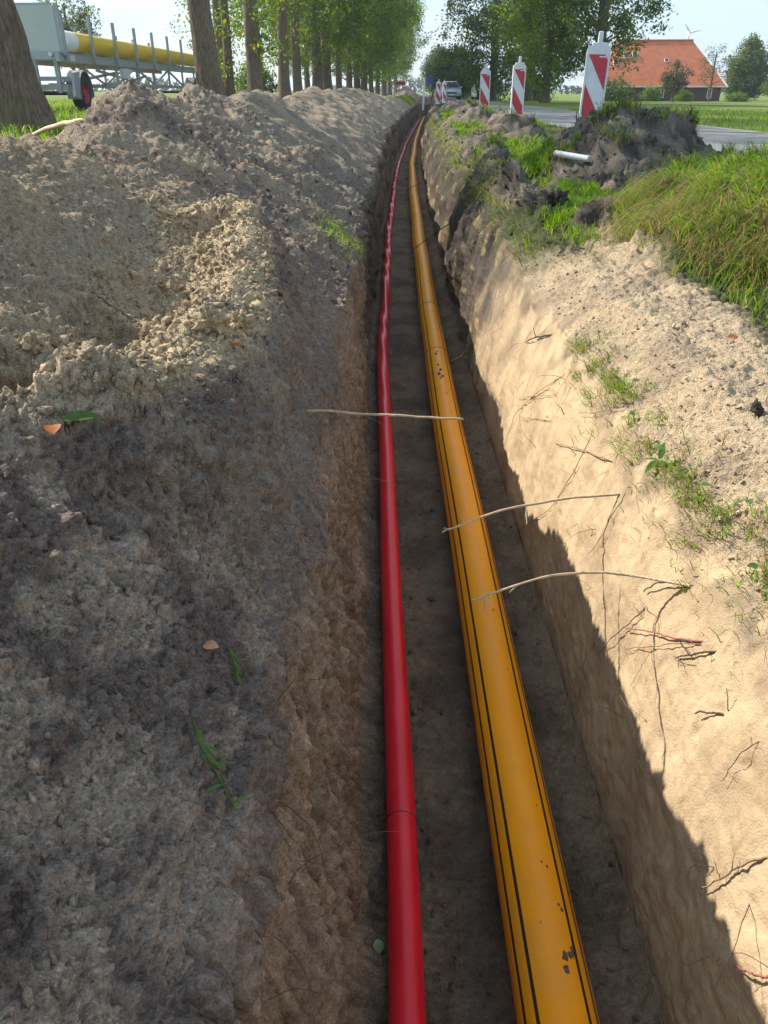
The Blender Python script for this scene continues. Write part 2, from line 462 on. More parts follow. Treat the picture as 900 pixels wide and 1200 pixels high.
C_D  = [1.2, 1.2, 1.2, 1.15, 1.0, 1.0, 1.0, 1.0, 1.1, 1.18, 1.25, 1.27, 1.3, 1.3, 1.35, 1.4, 1.4, 1.4, 1.4, 1.4, 1.4, 1.4, 1.3, 1.2, 1.0]
PITS = [(-.72, 1.40, .085, .13), (-.72, 1.90, .085, .11), (-.63, 2.88, .11, .22), (-.40, 1.75, .05, .03), (-.62, 2.15, .10, .05), (-.46, 1.45, .06, .03)]
def heapL(x, Y):
    d = lipL(Y) - x
    zs, ds = np.interp(Y, KY, S_Z), np.interp(Y, KY, S_D)
    zc, dc = np.interp(Y, C_Y, C_Z), np.interp(Y, C_Y, C_D)
    zb, db = G(x, Y), dc + np.interp(Y, [0, 6, 20, 50], [1.2, 1.0, 1.0, .7])
    tot = 0
    for o in (-.09, -.045, 0, .045, .09):
        e = np.maximum(d + o * np.clip(d / .12, 0, 1), 0)
        z1 = zs * np.clip(e / ds, 0, 1)
        t2 = np.clip((e - ds) / (dc - ds), 0, 1) ** (1 + .9 * sstep(.9, 1.3, Y) * (1 - sstep(2.6, 3.6, Y))); z2 = (zc - zs) * (t2 * .65 + .35 * t2 * t2 * (3 - 2 * t2))
        t3 = np.clip((e - dc) / (db - dc), 0, 1); t3 = t3 * .7 + .3 * t3 * t3 * (3 - 2 * t3)
        kr = sstep(1.0, 1.15, Y) * (1 - sstep(2.95, 3.2, Y))
        z2 = z2 + kr * (.095 * np.exp(-((e - ds - .06) / .085) ** 2) - .085 * np.exp(-((e - ds - .30) / .12) ** 2))
        tot = tot + (1 - t3) * (z1 + z2) + t3 * zb
    z = tot / 5
    for (px, py, pr, pd) in PITS:
        q = ((x - px) ** 2 + (Y - py) ** 2) / pr ** 2
        z = z - pd * np.exp(-q * q * .6) + .12 * pd * np.exp(-((np.sqrt(q) - 1.5) / .4) ** 2)
    # no heap beyond the trench end
    k = sstep(58, 63, Y)
    return lerp(z, G(x, Y) + 1.0 * np.exp(-((x - 1.7) / 1.1) ** 2) * np.exp(-((Y - 68) / 4) ** 2), k)
MOUNDS = [  # x, Y, rx, ry, h, power
    (2.28, 4.10, .95, 1.25, .36), (2.08, 7.6, .66, 1.0, .60), (1.75, 6.4, .48, .75, .28), (1.80, 12.4, .52, .85, .50), (1.78, 17.5, .5, 1.0, .5), (2.75, 9.0, .5, .7, .14), (2.75, 7.3, .45, .6, .14),
    (1.02, 5.35, .17, .28, .17), (.99, 6.35, .16, .32, .16), (1.22, 4.75, .17, .15, .15), (1.06, 7.6, .19, .40, .18), (1.22, 9.2, .2, .5, .2), (1.36, 11.2, .22, .6, .2),
    (2.6, 26, .6, 2.5, .40), (3.0, 36, .5, 4, .35)]
def heapR(x, Y):
    d = x - lipR(Y)
    z = G(x, Y)
    near = 1 - sstep(3.4, 4.6, Y)
    z = z + near * (-.07 + .17 * sstep(-.02, .20, d) * (1 - .6 * sstep(.45, .8, d)))
    z = z + .05 * sstep(.05, .3, d) * sstep(4, 5, Y)
    # dark turf lumps hanging over the trench edge
    z = z + sstep(4.2, 5, Y) * .10 * np.exp(-((d - .16) / .13) ** 2) * (1 + .9 * np.sin(Y * 2.7 + 1.0) * np.sin(Y * 1.13))
    for (mx_, my_, rx, ry, h) in MOUNDS:
        q = np.sqrt(((x - mx_) / rx) ** 2 + ((Y - my_) / ry) ** 2)
        z = z + h * np.exp(-(q ** (2.4 if mx_ != 2.28 else 5.0)) * .9)
    # sand heap beyond the trench end
    q = np.sqrt(((x - 3.3) / 1.3) ** 2 + ((Y - 66) / 2.5) ** 2)
    z = z + 1.45 * np.clip(1 - q, 0, 1) ** 1.1
    return z

# ------------------------------------------------------------------ terrain sheet
def stations():
    ys = list(np.linspace(-2.5, .16, 22)); y = .165
    while y < 80:
        ys.append(y)
        y += min(max(.0028, .0045 * y) if y < 6 else .008 * y, .25)
        if TR_END - .3 < y < TR_END + .2: y += -.0 if False else 0; 
    ys += [TR_END - .02, TR_END + .02]
    return np.array(sorted(ys))
YS = stations()
nY = len(YS)
def param(n, p): return np.linspace(0, 1, n) ** p
NL, NLX, NW1, NF, NW2, NR, NRX = 350, 26, 105, 46, 115, 250, 18
rows_x, rows_z = [], []
YY = YS[:, None]
W_L = np.minimum(.62 * np.maximum(YS, 0) + .5, 6.5)[:, None]
lL, fL, fR, lR = lipL(YS)[:, None], footL(YS)[:, None], footR(YS)[:, None], lipR(YS)[:, None]
depth = (1 - sstep(TR_END - .03, TR_END + .03, YS))[:, None]
# left heightfield, outermost column first
xa_out = lerp(np.full_like(lL, -9.2), lL - W_L, np.linspace(0, 1, NLX)[None, :-1])
xa = lL - W_L * param(NL, 1.22)[None, ::-1]
xA = np.concatenate([xa_out, xa], 1); zA = heapL(xA, np.broadcast_to(YY, xA.shape))
zlip1 = zA[:, -1:]
t = np.linspace(0, 1, NW1 + 1)[None, 1:]
zB = zlip1 + (FLOOR - zlip1) * t * depth + 0 * YY
tt = np.where(depth > .5, t, t)
xB = lL + (fL - lL) * tt
# soft corner at the foot
zB = zB + depth * .05 * np.exp(-(1 - t) / .06)
t = np.linspace(0, 1, NF + 1)[None, 1:]
xC = fL + (fR - fL) * t
zC = (FLOOR * depth) + depth * (.05 * np.exp(-t / .06) + .07 * np.exp(-(1 - t) / .10)) + (1 - depth) * zB[:, -1:]
t = np.linspace(0, 1, NW2 + 1)[None, 1:]
xR0 = np.concatenate([lR], 1)
zlip2 = heapR(lR, YY)
zD = FLOOR * depth + (1 - depth) * zC[:, -1:] + (zlip2 - FLOOR * depth - (1 - depth) * zC[:, -1:]) * t + depth * .07 * np.exp(-t / .08)
xD = fR + (lR - fR) * (.45 * t + .55 * t ** 3.2)
W_R = np.minimum(.52 * np.maximum(YS, 0) + .45, np.maximum(4.0 - lipR(YS) - .15, .3))[:, None]
xe = lR + W_R * param(NR + 1, 1.15)[None, 1:]
xe_out = lerp(lR + W_R, np.full_like(lR, 4.05), np.linspace(0, 1, NRX + 1)[None, 1:])
xE = np.concatenate([xe, xe_out], 1); zE = heapR(xE, np.broadcast_to(YY, xE.shape))
X = np.concatenate([xA, xB, xC, xD, xE], 1); Z = np.concatenate([zA, zB, zC, zD, zE], 1)
nX = X.shape[1]
iA, iB, iC, iD = xA.shape[1], xA.shape[1] + xB.shape[1], xA.shape[1] + xB.shape[1] + xC.shape[1], xA.shape[1] + xB.shape[1] + xC.shape[1] + xD.shape[1]
Yg = np.broadcast_to(YY, X.shape)
P = np.stack([X, Yg, Z], 2).astype(np.float32)
def normals(P):
    du = np.gradient(P, axis=1); dv = np.gradient(P, axis=0)
    n = np.cross(du, dv); return n / np.maximum(np.linalg.norm(n, axis=2, keepdims=True), 1e-9)
Nn = normals(P)
# zone weights along the columns, softened across borders
ci = np.arange(nX)
def zone(a, b, s=14): return sstep(a - s, a + s, ci) * (1 - sstep(b - s, b + s, ci))
zwA = (1 - sstep(iA - 14, iA + 14, ci))[None]; zwB = zone(iA, iB)[None]; zwC = zone(iB, iC, 6)[None]; zwD = zone(iC, iD)[None]; zwE = sstep(iD - 14, iD + 14, ci)[None]
dL = lL - X                      # distance left of the left lip
dR = X - lR
far5 = sstep(4.0, 6.5, Yg)
heapW = sstep(-.1, .25, dL) * (1 - sstep(2.4, 3.0, dL))
vergeL = sstep(2.5, 3.2, dL)
moundW = np.zeros_like(X)
for (mx_, my_, rx, ry, h) in MOUNDS:
    moundW = np.maximum(moundW, np.exp(-(((X - mx_) / rx) ** 2 + ((Yg - my_) / ry) ** 2) * .9))
sandpile = np.clip(1.2 - np.sqrt(((X - 3.3) / 1.3) ** 2 + ((Yg - 66) / 2.5) ** 2), 0, 1)
Pf = P.reshape(-1, 3)
sp = np.maximum(np.abs(np.gradient(X, axis=1)), np.gradient(YS)[:, None] * .5).ravel()
def nz(f, seed, sel=None):
    out = np.zeros(len(Pf), np.float32)
    if sel is None: return perlin(Pf, f, seed)
    out[sel] = perlin(Pf[sel], f, seed); return out
def A(a, b, c, d, e): return np.broadcast_to(zwA * a + zwB * b + zwC * c + zwD * d + zwE * e, X.shape).ravel()
hw, vl, f5, mw = heapW, 1 - .8 * vergeL, far5, moundW
disp = np.zeros(len(Pf), np.float32)
n3 = nz(2.6, 1)
nearA = 1 - sstep(.9, 2.2, Yg); ff0 = 1 - .55 * (1 - sstep(.95, 1.15, Yg))
farL = sstep(3, 6, Yg)
disp += n3 * A((.040 + .018 * farL) * vl * ff0, .03 + .04 * f5, .012, .008 + .10 * f5, (.02 + .10 * mw))
n8 = nz(7.5, 2)
disp += n8 * A((.024 + .014 * farL) * vl * ff0, .018 + .012 * f5, .026, .010 + .008 * f5, (.014 + .075 * mw))
n20 = np.abs(nz(19, 3, sp < .03)) * 2 - .5
disp += n20 * A((.0135 + .010 * farL) * vl, .0115, .017, .0028 + .012 * f5, (.009 + .035 * mw))
n45 = np.abs(nz(46, 4, sp < .014)) * 2 - .5
disp += n45 * A(.0068 * vl + .003 * nearA, .0058, .0062, .0016 + .005 * f5, .0056 + .007 * mw)
n70 = nz(71, 14, sp < .010)
disp += n70 * A(.0044 + .0022 * nearA, .0022, .002, .0008, .0036)
n100 = np.abs(nz(120, 5, sp < .008)) * 2 - .5
disp += n100 * A(.0038 + .0020 * nearA, .0028, .0022, .0007, .0034)
n200 = nz(230, 6, sp < .0045)
disp += n200 * A(.0023 + .0012 * nearA, .0017, .0014, .0006, .0019)
# clods: thresholded noise gives separate rounded lumps on loose soil
clump = np.clip(nz(33, 7, sp < .02) - .22, 0, 1)
loose = sstep(-.1, .5, nz(2.1, 8))
S_DY = np.interp(YS, KY, S_D)[:, None]
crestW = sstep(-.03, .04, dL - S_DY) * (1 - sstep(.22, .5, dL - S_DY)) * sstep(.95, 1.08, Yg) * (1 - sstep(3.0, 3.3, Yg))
disp += clump * A(.012 * loose.reshape(X.shape) * vl + .015 * crestW, 0, .004, .014 * f5, .011 + .02 * mw)
# spade marks on the walls
gou = perlin(Pf, (6, 13, 1.6), 9); gou2 = perlin(Pf, (14, 42, 3.5), 10)
disp += gou * A(.0, .026 + .045 * f5, 0, .004 + .042 * f5, 0) + gou2 * A(0, .010, 0, .0016 + .019 * f5, 0)
scr = perlin(Pf @ np.array([[1, 0, 0], [0, .97, .25], [0, -.25, .97]], np.float32).T, (3, 2.2, 24), 15) + .5 * perlin(Pf, (5, 3, 60), 16)
pock = np.clip(nz(26, 17, sp < .02) - .30, 0, 1)
disp += scr * A(0, 0, 0, .0022, 0) - pock * A(0, .016, .004, .012, .004)
ck = perlin(Pf, (5, 10, 1.1), 18) + .25 * perlin(Pf, (20, 40, 8), 19)
disp -= np.exp(-(ck / .055) ** 2) * A(0, .020, 0, .0, 0)
# ragged dark topsoil ledge on the left wall
led = np.clip((Z + .16) / .07 + n8.reshape(X.shape) * .8, -1, 1)
disp += (led.ravel() * A(0, .020, 0, .0, 0))
Pd = P + Nn * (disp.reshape(X.shape)[..., None])
PD = Pd.reshape(-1, 3)

# ---- material patches (sand, painted sunlit crest tone, grey loose soil, humus, peat, turf)
c_sand = np.array([.46, .345, .215]); c_sunlit_sand = np.array([.62, .475, .295]); c_grey = np.array([.36, .28, .205]); c_hum = np.array([.215, .162, .133])
c_peat = np.array([.085, .07, .058]); c_brn = np.array([.32, .23, .16]); c_floor = np.array([.21, .145, .098]); c_turf = np.array([.075, .085, .03]); c_red = np.array([.38, .265, .175])
def m3(a, b, t): return a + (b - a) * t[..., None]
sh = X.shape
q1 = n3.reshape(sh); q2 = n8.reshape(sh); q3 = nz(4.3, 11).reshape(sh); q4 = nz(14, 12).reshape(sh)
ones = np.ones(sh + (3,))
lowslope = (1 - sstep(.10, .34, dL + .08 * q3))
cA = m3(ones * c_grey, ones * c_hum, sstep(-.2, .3, q3 + .5 * q4 + .25 * q2))
cA = m3(cA, ones * c_hum, .55 * lowslope)
sandy = np.clip(crestW * (1.35 + .9 * q4 + .6 * q3) + .45 * sstep(.05, .6, q1 + .4 * q3) - .35 * lowslope, 0, 1)  # crest weight paints sunlight into the tint; the noise adds sandy patches
cA = m3(cA, ones * c_sunlit_sand, np.clip(sandy, 0, 1) * .95)
cA = m3(cA, ones * np.array([.31, .25, .185]), .5 * sstep(3, 7, Yg))
cA = m3(cA, ones * np.array([.47, .355, .225]), .65 * sstep(.05, .3, dL - S_DY) * sstep(1.0, 1.2, Yg) * (1 - sstep(3.2, 4.5, Yg)) * sstep(-.45, .2, q3 + .4 * q4))  # warm sunlit tone painted on the upper heap behind the shoulder
frontface = (1 - sstep(.95, 1.15, Yg + .06 * q3)); cA = m3(cA, m3(ones * np.array([.43, .33, .25]), ones * np.array([.215, .160, .132]), sstep(-.22, .25, q3 + .6 * q4 + .3 * q2)), frontface)
cA = m3(cA, ones * c_turf, vergeL)
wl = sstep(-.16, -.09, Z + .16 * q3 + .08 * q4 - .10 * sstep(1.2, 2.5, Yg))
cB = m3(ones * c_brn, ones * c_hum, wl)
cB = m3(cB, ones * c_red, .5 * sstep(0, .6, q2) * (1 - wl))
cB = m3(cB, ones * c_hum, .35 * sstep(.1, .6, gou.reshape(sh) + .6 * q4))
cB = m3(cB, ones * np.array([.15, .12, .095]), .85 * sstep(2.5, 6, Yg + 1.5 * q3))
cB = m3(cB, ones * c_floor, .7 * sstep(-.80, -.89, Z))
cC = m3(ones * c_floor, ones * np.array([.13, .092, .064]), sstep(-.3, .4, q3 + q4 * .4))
topR = sstep(-.22, -.08, Z + .10 * q3)
cD = m3(ones * c_sand, ones * np.array([.30, .22, .14]), sstep(.0, .6, q3 + .4 * q4) * .6)
cD = m3(cD, ones * np.array([.185, .138, .098]), topR * .8 * (1 - far5) * sstep(-.35, .25, q2 + .6 * q4))
farD = m3(ones * np.array([.115, .088, .063]), ones * c_peat, sstep(-.6, -.3, Z + .25 * q3))
farD = m3(farD, ones * np.array([.36, .265, .155]), .7 * sstep(.34, .5, q2 + .4 * q1))
cD = m3(cD, ones * np.array([.30, .21, .125]), .3 * sstep(.15, .5, gou.reshape(sh) + .9 * q2))
fade = sstep(3.4, 5.2, Yg + .7 * q3 + .8 * (Z + .2))
cD = m3(cD, farD, fade)
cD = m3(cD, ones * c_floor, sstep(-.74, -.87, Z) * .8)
cE = m3(ones * np.array([.47, .36, .235]), ones * np.array([.36, .275, .19]), sstep(-.1, .5, q3 + .5 * q4))
turfR = np.clip(sstep(3.6, 4.8, Yg + .5 * q1 - .9 * sstep(.3, .6, dR)) + sstep(.42, .62, dR + .1 * q3) * sstep(1.3, 2.0, Yg), 0, 1)
cE = m3(cE, ones * c_turf, turfR)
bare = np.zeros(sh)
for k in range(1, len(MOUNDS)):
    mx_, my_, rx, ry, h = MOUNDS[k]
    bare = np.maximum(bare, sstep(.25, .5, np.exp(-(((X - mx_) / rx) ** 2 + ((Yg - my_) / ry) ** 2) * .9) + .18 * q2))
lipdark = np.exp(-((dR - .12) / .16) ** 2) * far5
bare = np.maximum(bare, np.clip(lipdark + .3 * q2, 0, 1) * far5)
cE = m3(cE, m3(ones * c_peat, ones * np.array([.21, .172, .135]), sstep(-.35, .35, q3 + .4 * q2)), bare)
cE = m3(cE, ones * c_sand, np.clip(sandpile * 2, 0, 1))
cB = cB * (1 + .45 * np.clip(gou2.reshape(sh) + .5 * q4, -1, 1))[..., None]
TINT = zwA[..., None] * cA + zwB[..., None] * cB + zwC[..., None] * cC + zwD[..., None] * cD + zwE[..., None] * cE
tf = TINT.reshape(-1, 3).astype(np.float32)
RG_ = A(1.0, 1.0, .8, .26 + .55 * far5, .85)

def sheet_part(name, fm, label=None):
    """faces where fm is true become one object of the setting"""
    J, I = np.nonzero(fm)
    a = J * nX + I
    F = np.stack([a, a + 1, a + nX + 1, a + nX], 1)
    u, inv = np.unique(F.ravel(), return_inverse=True)
    o = mesh_np(name, PD[u], inv.reshape(-1, 4), SOIL, col=tf[u], attrs={'rough': RG_[u]})
    o['kind'] = 'structure'
    if label: o['label'] = label
    return o
fi = np.arange(nX - 1)[None] + np.zeros((nY - 1, 1), int)
mound_id = np.full((nY - 1, nX - 1), -1)
for k in (0, 1, 3, 4):
    mx_, my_, rx, ry, h = MOUNDS[k]
    q = ((X - mx_) / rx) ** 2 + ((Yg - my_) / ry) ** 2
    mound_id = np.where((q[:-1, :-1] < 1.05) & (fi >= iD), k, mound_id)
hm = (dL[:-1, :-1] < 2.75) & (YS[:-1, None] < 60)
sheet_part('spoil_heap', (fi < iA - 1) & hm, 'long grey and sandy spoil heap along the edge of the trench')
sheet_part('verge', (fi < iA - 1) & ~hm, 'grass verge under the row of trees')
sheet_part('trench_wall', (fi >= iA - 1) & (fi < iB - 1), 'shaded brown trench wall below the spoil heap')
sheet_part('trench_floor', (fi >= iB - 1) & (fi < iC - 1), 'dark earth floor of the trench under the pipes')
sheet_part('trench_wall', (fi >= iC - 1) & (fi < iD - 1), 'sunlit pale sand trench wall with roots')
sheet_part('verge', (fi >= iD - 1) & (mound_id < 0), 'verge of loose sand and turf between trench and road')
for k, lb in ((0, 'mound of upturned turf overgrown with long grass and weeds'), (1, 'bare peaty soil mound in front of the tilted marker board'), (3, 'low peaty soil mound halfway along the trench'), (4, 'far low soil mound by the trench edge')):
    sheet_part('soil_mound', mound_id == k, lb)

# random picks of surface points
cellA = (np.gradient(YS)[:, None] * np.hypot(np.gradient(X, axis=1), np.gradient(Z, axis=1)))
NF2 = normals(Pd).reshape(-1, 3)
def pick(wt, n, g=rng, jit=.5):
    w = (wt * cellA).ravel(); w = np.maximum(w, 0); cs = np.cumsum(w)
    idx = np.searchsorted(cs, g.random(n) * cs[-1]); idx = np.minimum(idx, len(cs) - 1)
    return PD[idx].copy(), NF2[idx], tf[idx], idx

def zsurf(x, y):
    """height of the finished sheet at a point of its left or right field"""
    j = min(max(int(np.searchsorted(YS, y)), 1), nY - 1)
    if x <= lipL(y): c = np.arange(0, iA)
    elif x >= lipR(y): c = np.arange(iD - 1, nX)
    else: return FLOOR + .02
    return float(np.interp(x, Pd[j, c, 0], Pd[j, c, 2]))

# ------------------------------------------------------------------ outer ground, road
def outer_ground():
    xs = np.unique(np.concatenate([-np.geomspace(4000, 12, 22), [-9.0], np.linspace(-8.5, 3.5, 8), [4.0, 4.12, 7.85], np.linspace(8.3, 40, 20), np.geomspace(45, 4000, 20)]))
    ys = np.unique(np.concatenate([-np.geomspace(2000, 6, 12), [-2.4], np.linspace(0, 79.5, 41), np.linspace(84, 200, 30), np.geomspace(220, 5000, 20)]))
    GX, GY = np.meshgrid(xs, ys); GZ = G(GX, GY) - .012
    GZ = np.where((GX < -9.1) & (GY > -3) & (GY < 90), GZ + .03 * np.sin(GX * 2.1 + GY) * np.sin(GY * .9), GZ)
    V = np.stack([GX, GY, GZ], 2).reshape(-1, 3); n = len(xs)
    J, I = np.meshgrid(np.arange(len(ys) - 1), np.arange(n - 1), indexing='ij')
    cx = (xs[:-1] + xs[1:]) / 2; cy = (ys[:-1] + ys[1:]) / 2
    hole = ((cx > -9.0) & (cx < 4.0))[None] & ((cy > -2.4) & (cy < 79.5))[:, None]
    k = ~hole; a = J[k] * n + I[k]
    o = mesh_np('ground', V, np.stack([a, a + 1, a + n + 1, a + n], 1), MEADOW)
    o['kind'] = 'structure'
outer_ground()
def strip(name, x0, x1, zo, mat, y0=-200, y1=900, bend=True):
    ys = np.concatenate([np.linspace(y0, 60, 27), np.linspace(64, 140, 20), np.linspace(150, y1, 20)])
    V, F = [], []
    for y in ys:
        s_ = 0
        V += [(x0 + s_, y, zo), (x1 + s_, y, zo)]
    for i in range(len(ys) - 1): F.append((2 * i, 2 * i + 1, 2 * i + 3, 2 * i + 2))
    o = mesh_np(name, np.array(V), np.array(F), mat); o['kind'] = 'structure'; return o
strip('road', 4.3, 7.8, .012, ASPHALT)
strip('road_edge', 7.8, 8.0, .016, plain('pale_road_edge', (.30, .28, .23), .9, 0, .2, 3))

# ------------------------------------------------------------------ pipes
def pipe_path(off, z, y0=-1.8, y1=TR_END + .3, wob=0.0, seed=0):
    ys = np.concatenate([np.arange(y0, 6, .05), np.arange(6, 20, .12), np.arange(20, y1, .4), [y1]])
    g = np.random.default_rng(seed); ph = g.random(4) * 6.28
    x = shift(ys) + np.interp(ys, [0, 4, 9, 20, 39, 58], off)
    x = x + wob * (np.sin(ys * 1.1 + ph[0]) + .6 * np.sin(ys * 2.3 + ph[1]))
    zz = np.interp(ys, [0, 20, 40, 58], z) + wob * .35 * np.sin(ys * 1.7 + ph[2])
    return np.stack([x, ys, zz], 1)
def pipe_mesh(path, r, n, tw=None):
    tan = np.gradient(path, axis=0); tan /= np.linalg.norm(tan, axis=1)[:, None]
    side = np.cross(tan, [0, 0, 1.0]); side /= np.linalg.norm(side, axis=1)[:, None]; up = np.cross(side, tan)
    an = np.linspace(0, 2 * np.pi, n, endpoint=False)     # angle from the top, to the right
    rr = np.full((len(path), n), r)
    if tw is not None: rr = rr * (1 + tw[0] * sstep(3, 9, path[:, 1])[:, None] * np.cos(3 * an[None] + path[:, 1:2] * tw[1] + 2.5 * np.sin(path[:, 1:2] * 1.3) + 1.4 * np.sin(path[:, 1:2] * 3.1)))
    V = path[:, None] + rr[..., None] * (side[:, None] * np.sin(an)[None, :, None] + up[:, None] * np.cos(an)[None, :, None])
    J, I = np.meshgrid(np.arange(len(path) - 1), np.arange(n), indexing='ij'); J = J.ravel(); I = I.ravel()
    F = np.stack([J * n + I, J * n + (I + 1) % n, (J + 1) * n + (I + 1) % n, (J + 1) * n + I], 1)
    return V.reshape(-1, 3), F[:, ::-1]
R_O, R_R = .080, .0385
po = pipe_path([.335, .355, .375, .36, .34, .3], [FLOOR + R_O + .012] * 2 + [FLOOR + R_O + .012] * 2, wob=.0035, seed=3)
pr_ = pipe_path([.058, .003, -.008, .01, .06, .1], [FLOOR + R_R + .012] * 4, wob=.006, seed=5)
def orange_mat():
    m, t, b = new_mat('orange_polyethylene')
    N = t.nodes.new; Lk = t.links.new
    co = N('ShaderNodeTexCoord')
    n = N('ShaderNodeTexNoise'); n.inputs['Scale'].default_value = 14; n.inputs['Detail'].default_value = 7; n.inputs['Roughness'].default_value = .65
    n2 = N('ShaderNodeTexNoise'); n2.inputs['Scale'].default_value = 38; n2.inputs['Detail'].default_value = 6; n2.inputs['Roughness'].default_value = .7
    mpp = N('ShaderNodeMapping'); mpp.inputs['Scale'].default_value = (1, .12, 1); Lk(co.outputs['Object'], mpp.inputs[0])
    Lk(mpp.outputs[0], n.inputs['Vector']); Lk(co.outputs['Object'], n2.inputs['Vector'])
    r = N('ShaderNodeValToRGB'); e = r.color_ramp.elements
    e[0].position = .3; e[0].color = (.80, .275, .005, 1); e[1].position = .7; e[1].color = (.92, .345, .008, 1)
    Lk(n.outputs['Fac'], r.inputs['Fac'])
    # mud specks with their own shape
    r2 = N('ShaderNodeValToRGB'); r2.color_ramp.elements[0].position = .67; r2.color_ramp.elements[1].position = .74
    Lk(n2.outputs['Fac'], r2.inputs['Fac'])
    dk = N('ShaderNodeMixRGB'); dk.inputs['Color2'].default_value = (.11, .07, .04, 1); Lk(r.outputs['Color'], dk.inputs['Color1'])
    sc = N('ShaderNodeMath'); sc.operation = 'MULTIPLY'; sc.inputs[1].default_value = .75; Lk(r2.outputs['Color'], sc.inputs[0]); Lk(sc.outputs[0], dk.inputs['Fac'])
    n4 = N('ShaderNodeTexNoise'); n4.inputs['Scale'].default_value = 5; n4.inputs['Detail'].default_value = 9; n4.inputs['Roughness'].default_value = .75; Lk(co.outputs['Object'], n4.inputs['Vector'])
    r4 = N('ShaderNodeValToRGB'); r4.color_ramp.elements[0].position = .5; r4.color_ramp.elements[1].position = .78; r4.color_ramp.elements[1].color = (.28, .28, .28, 1); Lk(n4.outputs['Fac'], r4.inputs['Fac'])
    du = N('ShaderNodeMixRGB'); du.inputs['Color2'].default_value = (.30, .215, .135, 1); Lk(dk.outputs['Color'], du.inputs['Color1']); Lk(r4.outputs['Color'], du.inputs['Fac']); dk = du
    # printed stripes: four pairs of thin dark lines round the pipe
    at = N('ShaderNodeAttribute'); at.attribute_name = 'stripe'
    lt = N('ShaderNodeMath'); lt.operation = 'LESS_THAN'; lt.inputs[1].default_value = .5; Lk(at.outputs['Fac'], lt.inputs[0])
    st = N('ShaderNodeMixRGB'); st.inputs['Color2'].default_value = (.045, .026, .014, 1); Lk(dk.outputs['Color'], st.inputs['Color1']); Lk(lt.outputs[0], st.inputs['Fac'])
    Lk(st.outputs['Color'], b.inputs['Base Color'])
    rr = N('ShaderNodeMapRange'); rr.inputs['To Min'].default_value = .26; rr.inputs['To Max'].default_value = .5; Lk(n.outputs['Fac'], rr.inputs['Value']); Lk(rr.outputs[0], b.inputs['Roughness'])
    b.inputs['Specular IOR Level'].default_value = .22
    bp = N('ShaderNodeBump'); bp.inputs['Strength'].default_value = .12; bp.inputs['Distance'].default_value = .004
    Lk(n2.outputs['Fac'], bp.inputs['Height']); Lk(bp.outputs['Normal'], b.inputs['Normal'])
    return m
OR = orange_mat()
nO = 240
V, F = pipe_mesh(po, R_O, nO)
an = np.linspace(0, 360, nO, endpoint=False)
best = np.full(nO, 99.)
for c0 in (-62, -39, 37, 57, 122, 142, 218, 238):
    best = np.minimum(best, np.abs((an - c0 + 180) % 360 - 180))
stripe = np.tile(best / 5.8, len(po))
op = mesh_np('gas_pipe', V, F, OR, attrs={'stripe': stripe})
tag(op, 'thick orange pipe with thin dark double stripes lying in the trench', 'pipe')
# weld ring and collar parts of the orange pipe
def ring_at(path, y, r, w, h, mat, name, parent):
    i = int(np.argmin(np.abs(path[:, 1] - y))); p = path[i]; q = path[i + 1]; d = (q - p) / np.linalg.norm(q - p)
    mb = MB(); mb.tube([p - d * w / 2, p - d * w / 4, p + d * w / 4, p + d * w / 2], [r, r + h, r + h, r], 40, cap=False)
    return mb.build(name, mat, parent, True)
WELD = plain('weld_ring_plastic', (.36, .13, .008), .5, 0, .1, 20)
ring_at(po, 6.35, R_O, .012, .004, WELD, 'weld_ring', op)
ring_at(po, 5.1, R_O - .001, .010, .0035, WELD, 'weld_ring', op)
def red_mat():
    m, t, b = new_mat('red_polyethylene')
    N = t.nodes.new; Lk = t.links.new
    co = N('ShaderNodeTexCoord')
    n = N('ShaderNodeTexNoise'); n.inputs['Scale'].default_value = 22; n.inputs['Detail'].default_value = 7; n.inputs['Roughness'].default_value = .7
    mpp = N('ShaderNodeMapping'); mpp.inputs['Scale'].default_value = (1, .2, 1); Lk(co.outputs['Object'], mpp.inputs[0]); Lk(mpp.outputs[0], n.inputs['Vector'])
    r = N('ShaderNodeValToRGB'); e = r.color_ramp.elements
    e[0].position = .3; e[0].color = (.55, .010, .020, 1); e[1].position = .72; e[1].color = (.72, .022, .036, 1)
    e2 = r.color_ramp.elements.new(.78); e2.color = (.62, .16, .14, 1)
    Lk(n.outputs['Fac'], r.inputs['Fac']); Lk(r.outputs['Color'], b.inputs['Base Color'])
    b.inputs['Roughness'].default_value = .30; b.inputs['Specular IOR Level'].default_value = .32
    bp = N('ShaderNodeBump'); bp.inputs['Strength'].default_value = .15; bp.inputs['Distance'].default_value = .004
    Lk(n.outputs['Fac'], bp.inputs['Height']); Lk(bp.outputs['Normal'], b.inputs['Normal'])
    return m
V, F = pipe_mesh(pr_, R_R, 48, (.17, 8.0))
rp_ = mesh_np('cable_duct', V, F, red_mat())
tag(rp_, 'thin red plastic duct lying beside the orange pipe', 'duct')
ring_at(pr_, 1.335, R_R - .0005, .004, .0015, plain('dark_seam', (.12, .01, .012), .6), 'joint_ring', rp_)

